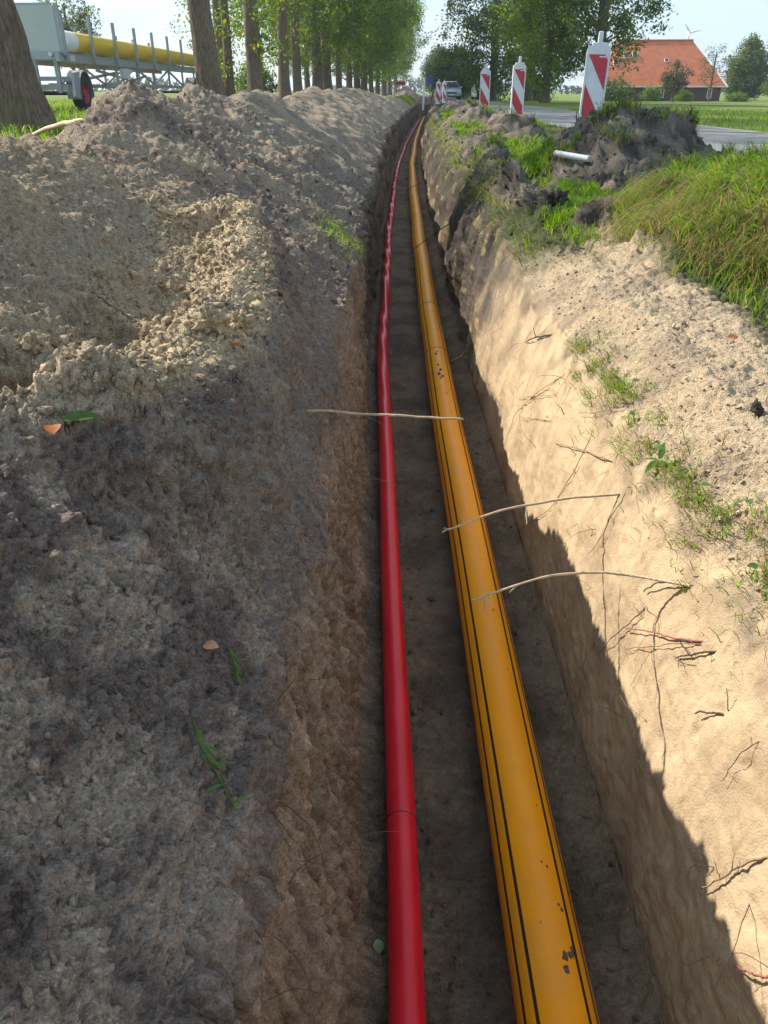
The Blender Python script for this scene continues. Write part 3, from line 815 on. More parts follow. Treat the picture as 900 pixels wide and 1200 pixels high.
# dried mud stuck to the orange pipe
def mud_on_pipe():
    g = np.random.default_rng(11); mb = MB()
    spots = [(4.72, -8, .014), (4.62, -2, .017), (4.55, -12, .02), (4.5, 2, .016), (4.47, -6, .012), (4.95, -10, .014), (5.0, -2, .01), (4.2, 6, .006),
             (.93, 25, .009), (.925, 17, .012), (.90, 15, .010), (.935, 31, .009), (.945, 32, .008), (1.04, 24, .005), (1.03, 28, .006), (1.14, 10, .004), (1.13, 18, .004), (1.3, 22, .003), (1.8, 20, .003), (2.1, 15, .004)]
    for (y, a, s) in spots:
        i = int(np.argmin(np.abs(po[:, 1] - y))); p = po[i] + np.array([0, y - po[i, 1], 0])
        n = 9; ring = []
        A0 = R(a)
        for rr_, hh in ((1, -.0005), (.55, .0018)):
            for k in range(n):
                th = 2 * math.pi * k / n; s2 = s * rr_ * g.uniform(.55, 1.25)
                aa = A0 + math.cos(th) * s2 / R_O * .7; yy = math.sin(th) * s2 * (1.2 if y < 2 else 2.2)
                ring.append((p[0] + (R_O + hh) * math.sin(aa), p[1] + yy, p[2] + (R_O + hh) * math.cos(aa)))
        fs = [(k, (k + 1) % n, n + (k + 1) % n, n + k) for k in range(n)] + [tuple(range(n, 2 * n))]
        mb.add(ring, fs)
    o = mb.build('mud_spots', plain('dried_mud', (.10, .066, .04), .95, 0, .3, 120), op, True)
    o['kind'] = 'stuff'
mud_on_pipe()

# ------------------------------------------------------------------ crumbs and clods
ico_v = None
def ico():
    t_ = (1 + 5 ** .5) / 2
    v = np.array([(-1, t_, 0), (1, t_, 0), (-1, -t_, 0), (1, -t_, 0), (0, -1, t_), (0, 1, t_), (0, -1, -t_), (0, 1, -t_), (t_, 0, -1), (t_, 0, 1), (-t_, 0, -1), (-t_, 0, 1)], float)
    v /= np.linalg.norm(v[0])
    f = np.array([(0, 11, 5), (0, 5, 1), (0, 1, 7), (0, 7, 10), (0, 10, 11), (1, 5, 9), (5, 11, 4), (11, 10, 2), (10, 7, 6), (7, 1, 8), (3, 9, 4), (3, 4, 2), (3, 2, 6), (3, 6, 8), (3, 8, 9), (4, 9, 5), (2, 4, 11), (6, 2, 10), (8, 6, 7), (9, 8, 1)])
    return v, f
IV, IF = ico()
def crumbs(name, wt, n, smin, smax, g, bright=1.0, parent=None):
    p, nn, c, _ = pick(wt, n, g)
    s = smin * (smax / smin) ** (g.random(n) ** 2.2)
    A_ = g.normal(size=(n, 3, 3)) * .22 + np.eye(3)
    V = np.einsum('vk,nkj->nvj', IV, A_) * (1 + .34 * g.normal(size=(n, 12, 1))) * s[:, None, None]
    V = V + (p + nn * (s * .15)[:, None])[:, None]
    F = (IF[None] + (np.arange(n) * 12)[:, None, None]).reshape(-1, 3)
    cc = np.repeat(c * (bright * g.uniform(.8, 1.15, n))[:, None], 12, 0)
    o = mesh_np(name, V.reshape(-1, 3), F, SOIL, col=cc, smooth=True, attrs={'rough': np.ones(len(cc))})
    o['kind'] = 'stuff'; return o
g1 = np.random.default_rng(21)
isA = np.broadcast_to((ci < iA)[None], sh); isE = np.broadcast_to((ci >= iD)[None], sh); isC = np.broadcast_to(((ci >= iB) & (ci < iC))[None], sh)
vis = 1 / np.maximum(Yg, .5) ** 1.4
crumbs('soil_crumbs', isA * np.clip(crestW + .25 * (dL > .15) * (dL < 1.2) * (Yg > 1.0) * (Yg < 3.6) * sstep(.0, .5, q2 + q3), 0, 1), 650, .004, .018, g1)
crumbs('soil_crumbs', isE * (dR > .05) * (dR < .7) * (Yg > .7) * (Yg < 4.5) * sstep(.0, .5, q2), 200, .004, .011, g1, 1.3)
crumbs('soil_crumbs', isA * crestW * (Yg > .9) * (Yg < 4), 6500, .0022, .009, g1)
crumbs('soil_crumbs', isA * (dL > .1) * (dL < 1.6) * (Yg > .3) * (Yg < 5) * vis, 9000, .0018, .007, g1)
crumbs('soil_crumbs', isA * (dL < 2.0) * (Yg > 3) * (Yg < 22) * vis, 4000, .004, .018, g1)
crumbs('soil_crumbs', isE * (dR < .7) * (Yg > .7) * (Yg < 4.5) * vis, 4500, .002, .0055, g1, 1.25)
crumbs('soil_crumbs', isE * bare * (Yg > 4) * (Yg < 20) * vis, 1800, .006, .022, g1)
crumbs('soil_crumbs', isC * (Yg > .8) * (Yg < 9) * vis, 700, .002, .010, g1)
# larger clods one can tell apart
cl_mats = SOIL
def clod(p, s, g, col, label):
    import bmesh
    bm = bmesh.new(); bmesh.ops.create_icosphere(bm, subdivisions=4, radius=1)
    co = np.array([v.co[:] for v in bm.verts], np.float32)
    off = g.random(3) * 50
    d = 1 + .5 * perlin(co + off, 1.3, 31) + .45 * (np.abs(perlin(co + off, 2.6, 32)) * 2 - .5) + .25 * perlin(co + off, 6, 33)
    V = co * d[:, None] * np.array([1, g.uniform(.8, 1.2), .75]) * s
    F = np.array([[v.index for v in f.verts] for f in bm.faces]); bm.free()
    o = mesh_np('soil_clod', V, F, SOIL, col=np.tile(col, (len(V), 1)), attrs={'rough': np.ones(len(V))})
    o.location = p; o.rotation_euler = (g.random() * 6, g.random() * 6, g.random() * 6)
    tag(o, label, 'clod', 'loose soil clods on the heaps')
g2 = np.random.default_rng(5)
for (px, py, zg, s, lb) in ((225, 340, .42, .022, 'pale sandy clod on the spoil heap below the hollow'), (275, 318, .44, .03, 'pale sandy clod under the hollow in the heap crest'),
                            (245, 350, .42, .035, 'largest sandy clod, in the middle of the heap shoulder'), (300, 345, .40, .018, 'small sandy clod at the edge of the heap shoulder'), (205, 290, .46, .024, 'sandy clod to the left of the hollow in the heap'),
                            (30, 360, .42, .024, 'clod on the grey flank of the heap by the frame edge'), (885, 485, .1, .018, 'dark clod on the pale sand beside the grass')):
    p = at_z(px, py, zg); p[2] = zsurf(p[0], p[1]) + s * .2
    clod(p, s, g2, c_sunlit_sand if px < 800 else c_peat * 1.3, lb)
for (px, py, yy, s, lb) in ((697, 122, 8.0, .060, 'dark jagged clod on the peaty mound at the foot of the tilted board'), (650, 268, 5.2, .05, 'dark peat clod on the trench edge among bright grass'),
                            (730, 140, 7.4, .055, 'ridge-like peat clod on top of the bare mound')):
    p = at_y(px, py, yy); p[2] = zsurf(p[0], p[1]) + s * .45
    clod(p, s, g2, c_peat * 1.5, lb)

# ------------------------------------------------------------------ grass
def blades(name, p, nn, ln, wd, cols, g, lean=.55, leandir=None, up=None, label=None):
    n = len(p)
    ln = ln * g.uniform(.55, 1.25, n); wd = wd * g.uniform(.7, 1.3, n)
    th = g.random(n) * 2 * np.pi; ld = np.stack([np.cos(th), np.sin(th), np.zeros(n)], 1) * lean
    if leandir is not None: ld = ld * .6 + leandir
    u = np.tile([0, 0, 1.0], (n, 1)) if up is None else up
    u = u * .75 + nn * .35
    ph = g.random(n) * 2 * np.pi; sd = np.stack([np.cos(ph), np.sin(ph), g.normal(0, .15, n)], 1) * (wd / 2)[:, None]
    b = p - nn * .01
    p1 = b + u * (ln * .5)[:, None] + ld * (ln * .18)[:, None]
    p2 = b + u * (ln * .82)[:, None] + ld * (ln * .55)[:, None]
    p3 = b + u * (ln * .92)[:, None] + ld * (ln * 1.05)[:, None] - np.array([0, 0, 1.]) * (ln * lean * .25)[:, None]
    V = np.stack([b - sd, b + sd, p1 + sd * .85, p1 - sd * .85, p2 + sd * .6, p2 - sd * .6, p3], 1).reshape(-1, 3)
    k = (np.arange(n) * 7)[:, None]
    Q = np.concatenate([k + np.array([[0, 1, 2, 3]]), k + np.array([[3, 2, 4, 5]])]); T = k + np.array([[5, 4, 6]])
    cc = np.repeat(cols, 7, 0)
    o = mesh_np(name, V, [Q, T], BLADE, col=cc)
    return o
def gcol(n, g, straw=.15, dark=0.0):
    gr = np.array([.105, .25, .015]); gy = np.array([.20, .31, .025]); stw = np.array([.36, .28, .12]); dk = np.array([.035, .075, .014])
    t_ = g.random(n)[:, None]; c = gr * (1 - t_) + gy * t_
    m_ = (g.random(n) < straw)[:, None]; c = np.where(m_, stw * g.uniform(.6, 1.1, (n, 1)), c)
    m_ = (g.random(n) < dark)[:, None]; c = np.where(m_, dk, c)
    return c * g.uniform(.75, 1.2, (n, 1))
g3 = np.random.default_rng(77)
def sow(wt, n, ln, wd, straw=.12, dark=.1, lean=.55, leandir=None, label=None):
    p, nn, _, idx = pick(wt, n, g3)
    p = p + g3.normal(0, .006, p.shape) * np.array([1, 1, 0])
    o = blades('grass', p, nn, ln, wd, gcol(n, g3, straw, dark), g3, lean, leandir); o['kind'] = 'stuff'
    if label: o['label'] = label
    return o
strip_w = isE * (1 - sstep(.35, .75, bare)) * sstep(.22, .4, dR + .1 * q2) * (1 - sstep(1.0, 1.3, dR)) * sstep(4.3, 5.2, Yg) * (Yg < 26) * sstep(-.35, .05, q3 + .3 * q1)
sow(strip_w * (Yg < 9) , 24000, .085, .0048, .05, .03, label='bright green grass between the trench edge and the mounds')
sow(strip_w * (Yg >= 9), 13000, .11, .010, .06, .05, label='bright grass farther along the trench edge')
m1 = isE * (1 - sstep(.85, 1.12, np.sqrt(((X - 2.28) / .95) ** 2 + ((Yg - 4.15) / 1.30) ** 2) + .12 * q2))
mface = np.clip(1 - NF2.reshape(X.shape + (3,))[..., 2] * 1.05, 0, 1)
sow(m1 * sstep(-.1, .2, q2 + .5 * q3), 8500, .14, .0050, .30, .08, 1.2, np.array([-.5, -.55, -.3]), label='long matted grass hanging over the turf mound')
sow(m1 * sstep(.1, -.3, q3 + .3 * q2), 7000, .13, .0055, .10, .25, .8, np.array([-.3, -.35, -.1]), label='dark green grass on the turf mound')
sow(m1 * sstep(.15, .45, q4 + .6 * q2), 2600, .15, .0055, .10, .1, 1.0, np.array([-.45, -.35, .05]), label='tall tussocks on the turf mound')
sow(m1 * (1 - sstep(1.6, 2.0, X + .3 * q3)), 5200, .16, .0034, .92, .0, 1.25, np.array([-.6, -.5, -.55]), label='dry straw hanging on the trench side of the turf mound')
sow(m1 * mface, 7500, .19, .0048, .22, .30, 1.0, np.array([-.3, -.4, -.6]), label='drooping grass on the steep face of the turf mound')
sow(isE * sstep(.45, .6, dR + .1 * q3) * sstep(1.7, 2.1, Yg) * (1 - sstep(3.2, 3.7, Yg)), 3500, .09, .004, .22, .05, label='grass beside the sand bank at the frame edge')
turf_line = np.exp(-((dR - .02 - .05 * q2) / .045) ** 2) * (Yg > 1.15) * (Yg < 2.9) * sstep(-.15, .3, q4 + q2 * .6)
sow(turf_line, 1700, .055, .0028, .35, .05, 1.0, np.array([-.3, -.2, -.2]), label='ragged turf line on the upper edge of the sand wall')
sow(np.exp(-(((X - .80) / .10) ** 2 + ((Yg - 1.23) / .13) ** 2)) * isE, 420, .06, .0025, .4, .05, 1.0, np.array([-.4, -.1, -.2]), label='grass and straw on the sand edge near the frame side')
bm_w = isE * np.clip(moundW, 0, 1) * sstep(5.5, 6.5, Yg) * (Yg < 20) * sstep(.15, .55, q1 + q2 * .4)
sow(bm_w, 4200, .10, .006, .35, .35, .9, np.array([-.2, -.4, -.2]), label='scattered dark grass tufts on the peaty mounds')
lipw = np.exp(-((dR - .03) / .08) ** 2) * (isE | np.broadcast_to((ci >= iD - 25)[None], sh)) * sstep(4, 4.6, Yg) * (Yg < 24) * sstep(.05, .5, q2 + .5 * q3)
sow(lipw, 2600, .11, .005, .4, .2, .9, np.array([-.5, -.2, -.5]), label='grass hanging over the ragged trench edge')
vl_w = isA * sstep(2.9, 3.4, dL) * (Yg > 5) * (Yg < 34) / np.maximum(Yg, 6) ** .8
sow(vl_w, 16000, .13, .010, .08, .12, label='grass under the trees beside the spoil heap')
sow(isA * (dL < .9) * (dL > .05) * (Yg > 46) * (Yg < 57), 1500, .16, .02, .2, 0, label='yellowish grass at the far end of the trench')
sow(np.exp(-(((Yg - 4.45) / .28) ** 2 + ((X + .24) / .09) ** 2)) * isA, 420, .075, .0035, .25, .2, .9, np.array([.45, -.3, -.7]), label='grass tuft hanging down the heap above the trench wall')
# verge beyond the sheet and the meadow across the road
def sow_xy(n, xr, yr, ln, wd, label, dens=None, straw=.1, dark=.1):
    x = g3.uniform(*xr, n); y = yr[0] + (yr[1] - yr[0]) * g3.random(n) ** 1.5
    p = np.stack([x, y, G(x, y)], 1); nn = np.tile([0, 0, 1.0], (n, 1))
    o = blades('grass', p, nn, ln, wd, gcol(n, g3, straw, dark), g3); o['kind'] = 'stuff'; o['label'] = label
sow_xy(14000, (-16, -9), (10, 45), .13, .013, 'grass around and beyond the trailer')
sow_xy(16000, (8.1, 22), (11, 40), .10, .016, 'meadow grass across the road', straw=.15)
sow_xy(3000, (3.6, 4.35), (8, 40), .09, .012, 'grass along the near edge of the road')

# ------------------------------------------------------------------ small plants and leaves
def leaf_blade(mb, p, d, up, ln, wd, fold=.15, droop=.3, m=0):
    p = Vector(p); d = Vector(d).normalized(); up = Vector(up).normalized(); s = d.cross(up).normalized(); up = s.cross(d)
    pts = []
    prof = ((0, .12), (.2, .7), (.45, 1), (.7, .8), (.88, .4), (1, .02))
    for t_, w_ in prof:
        c = p + d * ln * t_ - up * (droop * ln * t_ * t_)
        pts.append((c - s * wd / 2 * w_ + up * fold * wd * w_, c, c + s * wd / 2 * w_ + up * fold * wd * w_))
    vs = [q for tr in pts for q in tr]; fs = []
    for i in range(len(prof) - 1):
        a = i * 3; fs += [(a, a + 1, a + 4, a + 3), (a + 1, a + 2, a + 5, a + 4)]
    mb.add(vs, fs, m)
def flat_leaf_mat(name, col):
    m = leaf_mat(name)
    for n in list(m.node_tree.nodes):
        if n.type == 'ATTRIBUTE':
            rgb = m.node_tree.nodes.new('ShaderNodeTexNoise'); rgb.inputs['Scale'].default_value = 60
            rr = m.node_tree.nodes.new('ShaderNodeValToRGB')
            rr.color_ramp.elements[0].position = .3; rr.color_ramp.elements[1].position = .7
            rr.color_ramp.elements[0].color = (*[c * .75 for c in col], 1); rr.color_ramp.elements[1].color = (*[c * 1.2 for c in col], 1)
            co = m.node_tree.nodes.new('ShaderNodeTexCoord'); m.node_tree.links.new(co.outputs['Object'], rgb.inputs['Vector'])
            m.node_tree.links.new(rgb.outputs['Fac'], rr.inputs['Fac'])
            for l in list(n.outputs['Color'].links): m.node_tree.links.new(rr.outputs['Color'], l.to_socket)
    return m
LG = flat_leaf_mat('green_leaf', (.095, .18, .035)); LO = flat_leaf_mat('orange_leaf', (.40, .14, .04)); LT = flat_leaf_mat('tan_leaf', (.52, .33, .17)); LP = flat_leaf_mat('pale_green_leaf', (.30, .40, .17)); LD = flat_leaf_mat('dark_weed_leaf', (.06, .15, .03))
def on_left(px, py, z0):
    """point of the left field seen at a pixel: march the ray until it meets the sheet"""
    r_ = ray(px, py); o = np.array([0, 0, CAM_H])
    for k in range(40, 4000):
        q = o + r_ * (k * .0025)
        y = q[1]
        if q[0] <= lipL(y): h = zsurf(q[0], y)
        elif q[0] >= lipR(y): h = zsurf(q[0], y)
        else:
            j = min(max(int(np.searchsorted(YS, y)), 1), nY - 1)
            if q[2] < FLOOR + .03: return q - r_ * .004
            if q[0] < shift(y) + .2:
                if q[2] > Pd[j, iA - 1, 2]: continue
                xx = np.interp(-q[2], -Pd[j, iA - 1:iB, 2], Pd[j, iA - 1:iB, 0])
                if q[0] < xx: return q - r_ * .006
                continue
            if q[2] < FLOOR + .02: return q
            if q[2] > Pd[j, iD - 1, 2]: continue
            xx = np.interp(q[2], np.maximum.accumulate(Pd[j, iC - 1:iD, 2]), Pd[j, iC - 1:iD, 0])
            if q[0] > xx: return q - r_ * .006
            if q[2] < FLOOR + .02: return q
            continue
        if q[2] < h: return q - r_ * .006
    return q
# dock-like weed on the turf line
p = on_left(768, 540, 0) + np.array([.012, 0, -.004])

w = empty('weed_plant', p, 0, 'broad-leaved green weed rooted in the turf line of the sand wall', 'weed')
for (dx, dy, dz, ln, wd) in ((-.5, -.5, .15, .075, .022), (-.15, -.6, .35, .07, .02), (.1, .2, .6, .05, .018), (-.1, -.9, -.2, .06, .016), (-.6, .1, .2, .045, .014)):
    mb = MB(); leaf_blade(mb, (0, 0, .004), (dx, dy, dz), (0, 0, 1), ln, wd, .15, .35); mb.build('leaf', LG, w, True)
# weeds with rounded leaves over the turf mound
def weeds(name, wt, n, s0, s1, label, mats):
    pp, nn, _, _ = pick(wt, n, g3); mb = MB()
    for i in range(n):
        up = Vector(nn[i]) * .6 + Vector((random.gauss(0, .4), random.gauss(0, .4), .6))
        d = Vector((random.gauss(0, 1), random.gauss(0, 1) - .4, .1)); s = random.uniform(s0, s1)
        leaf_blade(mb, Vector(pp[i]) + Vector(nn[i]) * random.uniform(.02, .09), d, up, s, s * .62, .12, .25, random.randrange(len(mats)))
    o = mb.build(name, mats, None, True); o['kind'] = 'stuff'; o['label'] = label
weeds('weeds', m1 * sstep(1.4, 1.8, X + .3 * q2), 2200, .03, .06, 'leafy green weeds on the turf mound', [LG, LD, LD])
weeds('weeds', turf_line * isE, 50, .012, .026, 'small leaves along the turf line', [LG, LD])
weeds('weeds', strip_w * (Yg < 7), 160, .03, .06, 'leafy weeds in the bright verge grass', [LG])
def fallen(px, py, pt, d, ln, wd, mat, label):
    r_ = ray(px, py); r_ /= np.linalg.norm(r_)
    mb = MB(); leaf_blade(mb, (0, 0, 0), d, (-r_[0] * .4, -r_[1] * .4, .9), ln, wd, .18, .15)
    o = mb.build('fallen_leaf', mat, None, True); o.location = pt
    tag(o, label, 'leaf', 'fallen leaves'); return o
for (px, py, d, ln, wd, mt, lb) in ((72, 492, (1, .3, .1), .055, .022, LG, 'green leaf lying on the rim of the heap next to an orange leaf'), (62, 498, (.3, -.8, .1), .035, .024, LO, 'orange leaf lying on the rim of the heap next to a green leaf'),
                                    (238, 756, (.8, -.3, .2), .026, .017, LT, 'tan curled leaf on the dark slope of the heap'), (268, 405, (1, .1, .1), .03, .014, LO, 'reddish leaf on the shoulder of the heap'),
                                    (443, 1100, (.1, -.9, -.3), .03, .026, LP, 'pale green lobed leaf at the foot of the shaded wall'), (852, 395, (1, 0, .1), .04, .02, LO, 'orange leaf in grass beside the sand bank')):
    fallen(px, py, on_left(px, py, 0), d, ln, wd, mt, lb)
def spline(pts, n=26, jit=.0, g=None):
    pts = np.array(pts, float); t_ = np.linspace(0, 1, len(pts)); tt_ = np.linspace(0, 1, n)
    if len(pts) == 2: q = pts[0] + (pts[1] - pts[0]) * tt_[:, None]
    else:
        q = np.empty((n, 3))
        for i, u in enumerate(tt_):
            s_ = min(int(u * (len(pts) - 1)), len(pts) - 2); f_ = u * (len(pts) - 1) - s_
            p0, p1, p2, p3 = pts[max(s_ - 1, 0)], pts[s_], pts[s_ + 1], pts[min(s_ + 2, len(pts) - 1)]
            q[i] = .5 * (2 * p1 + (p2 - p0) * f_ + (2 * p0 - 5 * p1 + 4 * p2 - p3) * f_ ** 2 + (3 * p1 - p0 - 3 * p2 + p3) * f_ ** 3)
    if jit and g is not None:
        w_ = np.cumsum(g.normal(0, jit, q.shape), 0); w_ -= w_[0] + (w_[-1] - w_[0]) * tt_[:, None]; q = q + w_
    return q
# weed sprigs on the shaded heap slope
def sprig(pts, label, n=14, ln=.045):
    base = on_left(*pts[0], 0); o = empty('weed_sprig', base, 0, label, 'weed')
    mb = MB(); world = [on_left(*q, 0) for q in pts]
    rel = [Vector(q) - Vector(base) + Vector((.006, -.01, .004)) for q in world]
    mb.tube(rel, [.0016] * len(rel), 5); mb.build('stem', LG, o, True)
    mb = MB(); fine = [Vector(v) for v in spline([tuple(v) for v in rel], 24)]
    for k in range(n):
        q = fine[random.randrange(3, 24)]
        leaf_blade(mb, q, (random.gauss(.3, .6), random.gauss(-.4, .6), random.gauss(-.2, .6)), (0, -.5, 1), ln * random.uniform(.4, 1.2), .0032 * random.uniform(.6, 1.5), .1, .6)
    b = mb.build('leaves', LG, o, True); b['kind'] = 'stuff'
sprig([(222, 835), (232, 870), (250, 900), (270, 940)], 'thin green grass sprig hanging down the dark heap slope', 12, .032)
sprig([(262, 752), (270, 770), (275, 790)], 'small leafy sprig beside the tan leaf on the dark slope', 9, .022)
sprig([(590, 300), (583, 315)], 'small leafy sprig on the trench edge below the dark turf', 10, .06)

# ------------------------------------------------------------------ roots
g4 = np.random.default_rng(99)
def root(pts, r0, r1, mat, label, group=None, jit=.0012, twigs=0, n=26):
    q = spline(pts, n, jit, g4); b = q[0]
    mb = MB(); mb.tube(q - b, np.linspace(r0, r1, len(q)) * g4.uniform(.85, 1.15, len(q)), 6)
    o = mb.build('root', mat, None, True); o.location = b
    tag(o, label, 'root', group)
    for k in range(twigs):
        i = g4.integers(len(q) // 4, len(q) - 2); ln = g4.uniform(.02, .06); d = g4.normal(size=3) * np.array([.5, 1, 1]); d /= np.linalg.norm(d)
        e = spline([q[i], q[i] + d * ln * .5, q[i] + d * ln + g4.normal(0, .006, 3)], 8, .0008, g4)
        mb = MB(); mb.tube(e - b, np.linspace(r1, r1 * .4, 8), 5); mb.build('rootlet', mat, o, True)
    return o
def wallR(px, py, out=.008):
    q = on_left(px, py, 0); return q + np.array([-out, 0, 0])
GR = 'tree roots sticking out of the trench walls'
# long roots that reach over the pipes
root([(-.30, 1.96, .03), (-.16, 1.95, .04), (-.05, 1.935, .036), (.08, 1.935, .030), (.215, 1.945, .018)], .0042, .0030, M['rootpale'], 'straight cut root reaching across both pipes', GR, .0008)
root([wallR(728, 578, -.02), at_y(660, 583, 1.96), at_y(590, 598, 1.88), at_y(545, 614, 1.80), at_y(518, 624, 1.77)], .0042, .0022, M['rootpale'], 'pale curved root reaching over the orange pipe, the farther of two', GR, .0009, 3)
root([wallR(812, 690, -.02), at_y(720, 674, 1.52), at_y(640, 677, 1.47), at_y(590, 690, 1.42), at_y(552, 704, 1.40)], .0038, .002, M['rootpale'], 'pale curved root reaching over the orange pipe, the nearer of two', GR, .0009, 4)
RW = [
    ([(690, 420), (645, 450), (612, 478), (602, 495), (588, 537)], .0032, .0014, 'rootpale', 'long pale root curling down the sand wall into the shadow', 2),
    ([(668, 496), (640, 492), (613, 489)], .0026, .0012, 'root', 'short level brown root near the tip of the long pale one', 1),
    ([(655, 463), (632, 464), (608, 468)], .0018, .001, 'root', 'fine level root in the upper sunlit sand wall', 0),
    ([(650, 391), (632, 396), (617, 401)], .006, .003, 'rootdark', 'thick dark stub of root high on the sand wall', 1),
    ([(730, 548), (700, 533), (675, 524), (652, 519)], .0032, .0016, 'root', 'brown root slanting across the wall above the pale curved roots', 2),
    ([(693, 505), (684, 535), (668, 560), (645, 595), (622, 612), (606, 626)], .0024, .0012, 'root', 'forked brown root running down the wall into the shadow edge', 4),
    ([(742, 560), (722, 598), (708, 628), (692, 650)], .0018, .0008, 'rootdark', 'thin dark root crack running down the sand wall', 3),
    ([(760, 703), (748, 722), (732, 738), (705, 764)], .0024, .0012, 'rootdark', 'crooked dark root below the nearer curved root', 2),
    ([(815, 688), (795, 684), (775, 685), (757, 693)], .0034, .002, 'rootdark', 'dark root bending out under the turf', 1),
    ([(832, 752), (800, 748), (770, 741), (738, 737)], .0034, .0018, 'rootred', 'reddish root lying level on the sand wall', 2),
    ([(828, 757), (790, 752), (737, 760)], .002, .001, 'rootred', 'thin reddish root just under the thicker red one', 1),
    ([(842, 762), (820, 766), (793, 771)], .004, .002, 'rootdark', 'dark twiggy root below the red roots', 3),
    ([(868, 838), (845, 835), (820, 836)], .0040, .0022, 'rootdark', 'dark forked root in the near sand wall', 3),
    ([(908, 1000), (875, 1018), (850, 1033), (829, 1041)], .0036, .0018, 'root', 'slanting brown root in the near sand wall by the frame edge', 2),
    ([(910, 1145), (890, 1138), (868, 1132)], .0036, .0022, 'rootred', 'purple-brown root at the shadow edge in the bottom corner', 1),
    ([(900, 860), (880, 880), (862, 900), (850, 915)], .0016, .0008, 'rootdark', 'thin dark rootlet above the slanting root', 3),
    ([(745, 480), (715, 483), (680, 484)], .002, .001, 'root', 'level fine root under the turf line', 1),
]
for (pp, r0, r1, mt, lb, tw) in RW:
    w3 = [wallR(*q, out=(-.012 if i_ == 0 else g4.uniform(.002, .012))) for i_, q in enumerate(pp)]
    root(w3, r0 * .72, r1 * .7, M[mt], lb, GR, .0012, min(tw, 2))
for (pp, y0, r0, mt, lb) in (([(414, 553), (445, 561), (495, 580)], 3.2, .0018, 'root', 'thin brown root hanging over the red duct'), ([(415, 482), (440, 494), (460, 510)], 3.4, .0016, 'root', 'fine root drooping over the red duct beyond the straight root'),
                             ([(527, 262), (505, 276), (480, 295)], 8.0, .005, 'rootdark', 'dark root sagging over the orange pipe in the far trench'), ([(492, 213), (485, 218), (477, 223)], 12, .006, 'rootdark', 'small dark root above the farthest bend of the pipe'),
                             ([(560, 396), (545, 412), (529, 423)], 5.2, .004, 'rootpale', 'pale curled root beside the orange pipe, near the weld')):
    root([at_y(*q, y0) for q in pp], r0, r0 * .6, M[mt], lb, GR, .002, 1)
# many fine root hairs on both walls, alike
def hair(side, n):
    for k in range(n):
        y = float(np.interp(g4.random() ** 1.4, [0, 1], [.55, 5.5]));
        j = int(np.searchsorted(YS, y))
        if side < 0:
            c = g4.integers(iA + 2, iB - 22); dirv = np.array([.7, g4.normal(0, .7), g4.normal(-.15, .45)])
        else:
            c = g4.integers(iC + 40, iD - 2); dirv = np.array([-.45, g4.normal(0, .8), g4.normal(-.1, .5)])
        p0 = PD[j * nX + c]; ln = g4.uniform(.04, .16); dirv /= np.linalg.norm(dirv)
        e = [p0 - dirv * .01, p0 + dirv * ln * .5 + g4.normal(0, .012, 3), p0 + dirv * ln + np.array([0, 0, -.02]) + g4.normal(0, .015, 3)]
        root(e, g4.uniform(.0005, .0012), .0003, M['rootdark'] if g4.random() < .6 else M['root'],
             'hair-thin root sticking out of the shaded wall under the spoil heap' if side < 0 else 'hair-thin root sticking out of the pale sand wall',
             'fine root hairs in the shaded wall' if side < 0 else 'fine root hairs in the sand wall', .0012, 0, 12)
hair(-1, 60); hair(1, 70)

# fallen branch by the big tree, pale tube on the verge
a_, b_ = at_y(24, 166, 9.6), at_y(118, 142, 6.9)
a_[2] = max(a_[2], zsurf(a_[0], a_[1]) + .01)
q = spline([a_, (a_ + b_) / 2 + np.array([0, 0, .06]), b_], 20, .006, g4)
mb = MB(); mb.tube(q - q[0], np.linspace(.02, .026, 20), 8); br = mb.build('fallen_branch', M['wood'], None, True); br.location = q[0]
tag(br, 'pale barkless branch leaning from the grass onto the heap', 'branch')
a_, b_ = on_left(650, 182, 0), on_left(690, 189, 0); a_[2] += .015; b_[2] += .015
mb = MB(); d_ = Vector(b_ - a_); mb.tube([Vector((0, 0, 0)), d_ * .01, d_ * .99, d_], [.020, .023, .023, .020], 16)
tb = mb.build('plastic_tube', M['pvc'], None, True, True); tb.location = a_
tag(tb, 'short pale plastic tube lying on the peaty mound', 'tube')

# ------------------------------------------------------------------ trees
def trunk_mesh(r0, h, lean=(0, 0), flare=.5, n=28, m=40, seed=0, ridge=.04, taper=.55):
    g = np.random.default_rng(seed)
    zz = np.linspace(0, 1, m) ** 1.3 * h
    an = np.linspace(0, 2 * np.pi, n, endpoint=False)
    rad = r0 * (1 - (1 - taper) * (zz / h)) * (1 + flare * np.exp(-zz / (r0 * 1.6)))
    cx = lean[0] * zz + .12 * r0 * np.sin(zz * .9 + seed); cy = lean[1] * zz + .1 * r0 * np.sin(zz * .7 + seed * 2)
    Zg, Ag = np.meshgrid(zz, an, indexing='ij')
    Q = np.stack([np.cos(Ag), np.sin(Ag), Zg / r0 * .16], 2).reshape(-1, 3)
    k = (np.abs(perlin(Q, (9, 9, 3.0), 50 + seed % 5)) * 2 - .6).reshape(m, n) * ridge + (np.cos(Ag * 5 + seed) * .10 * np.exp(-zz / (r0 * 1.5))[:, None])
    k = k + perlin(Q, (1.6, 1.6, 1.0), 60).reshape(m, n) * .10
    rr = rad[:, None] * (1 + k)
    V = np.stack([cx[:, None] + rr * np.cos(Ag), cy[:, None] + rr * np.sin(Ag), Zg - .15 * (Zg < 1e-6)], 2).reshape(-1, 3)
    J, I = np.meshgrid(np.arange(m - 1), np.arange(n), indexing='ij'); J = J.ravel(); I = I.ravel()
    return V, np.stack([J * n + I, J * n + (I + 1) % n, (J + 1) * n + (I + 1) % n, (J + 1) * n + I], 1)
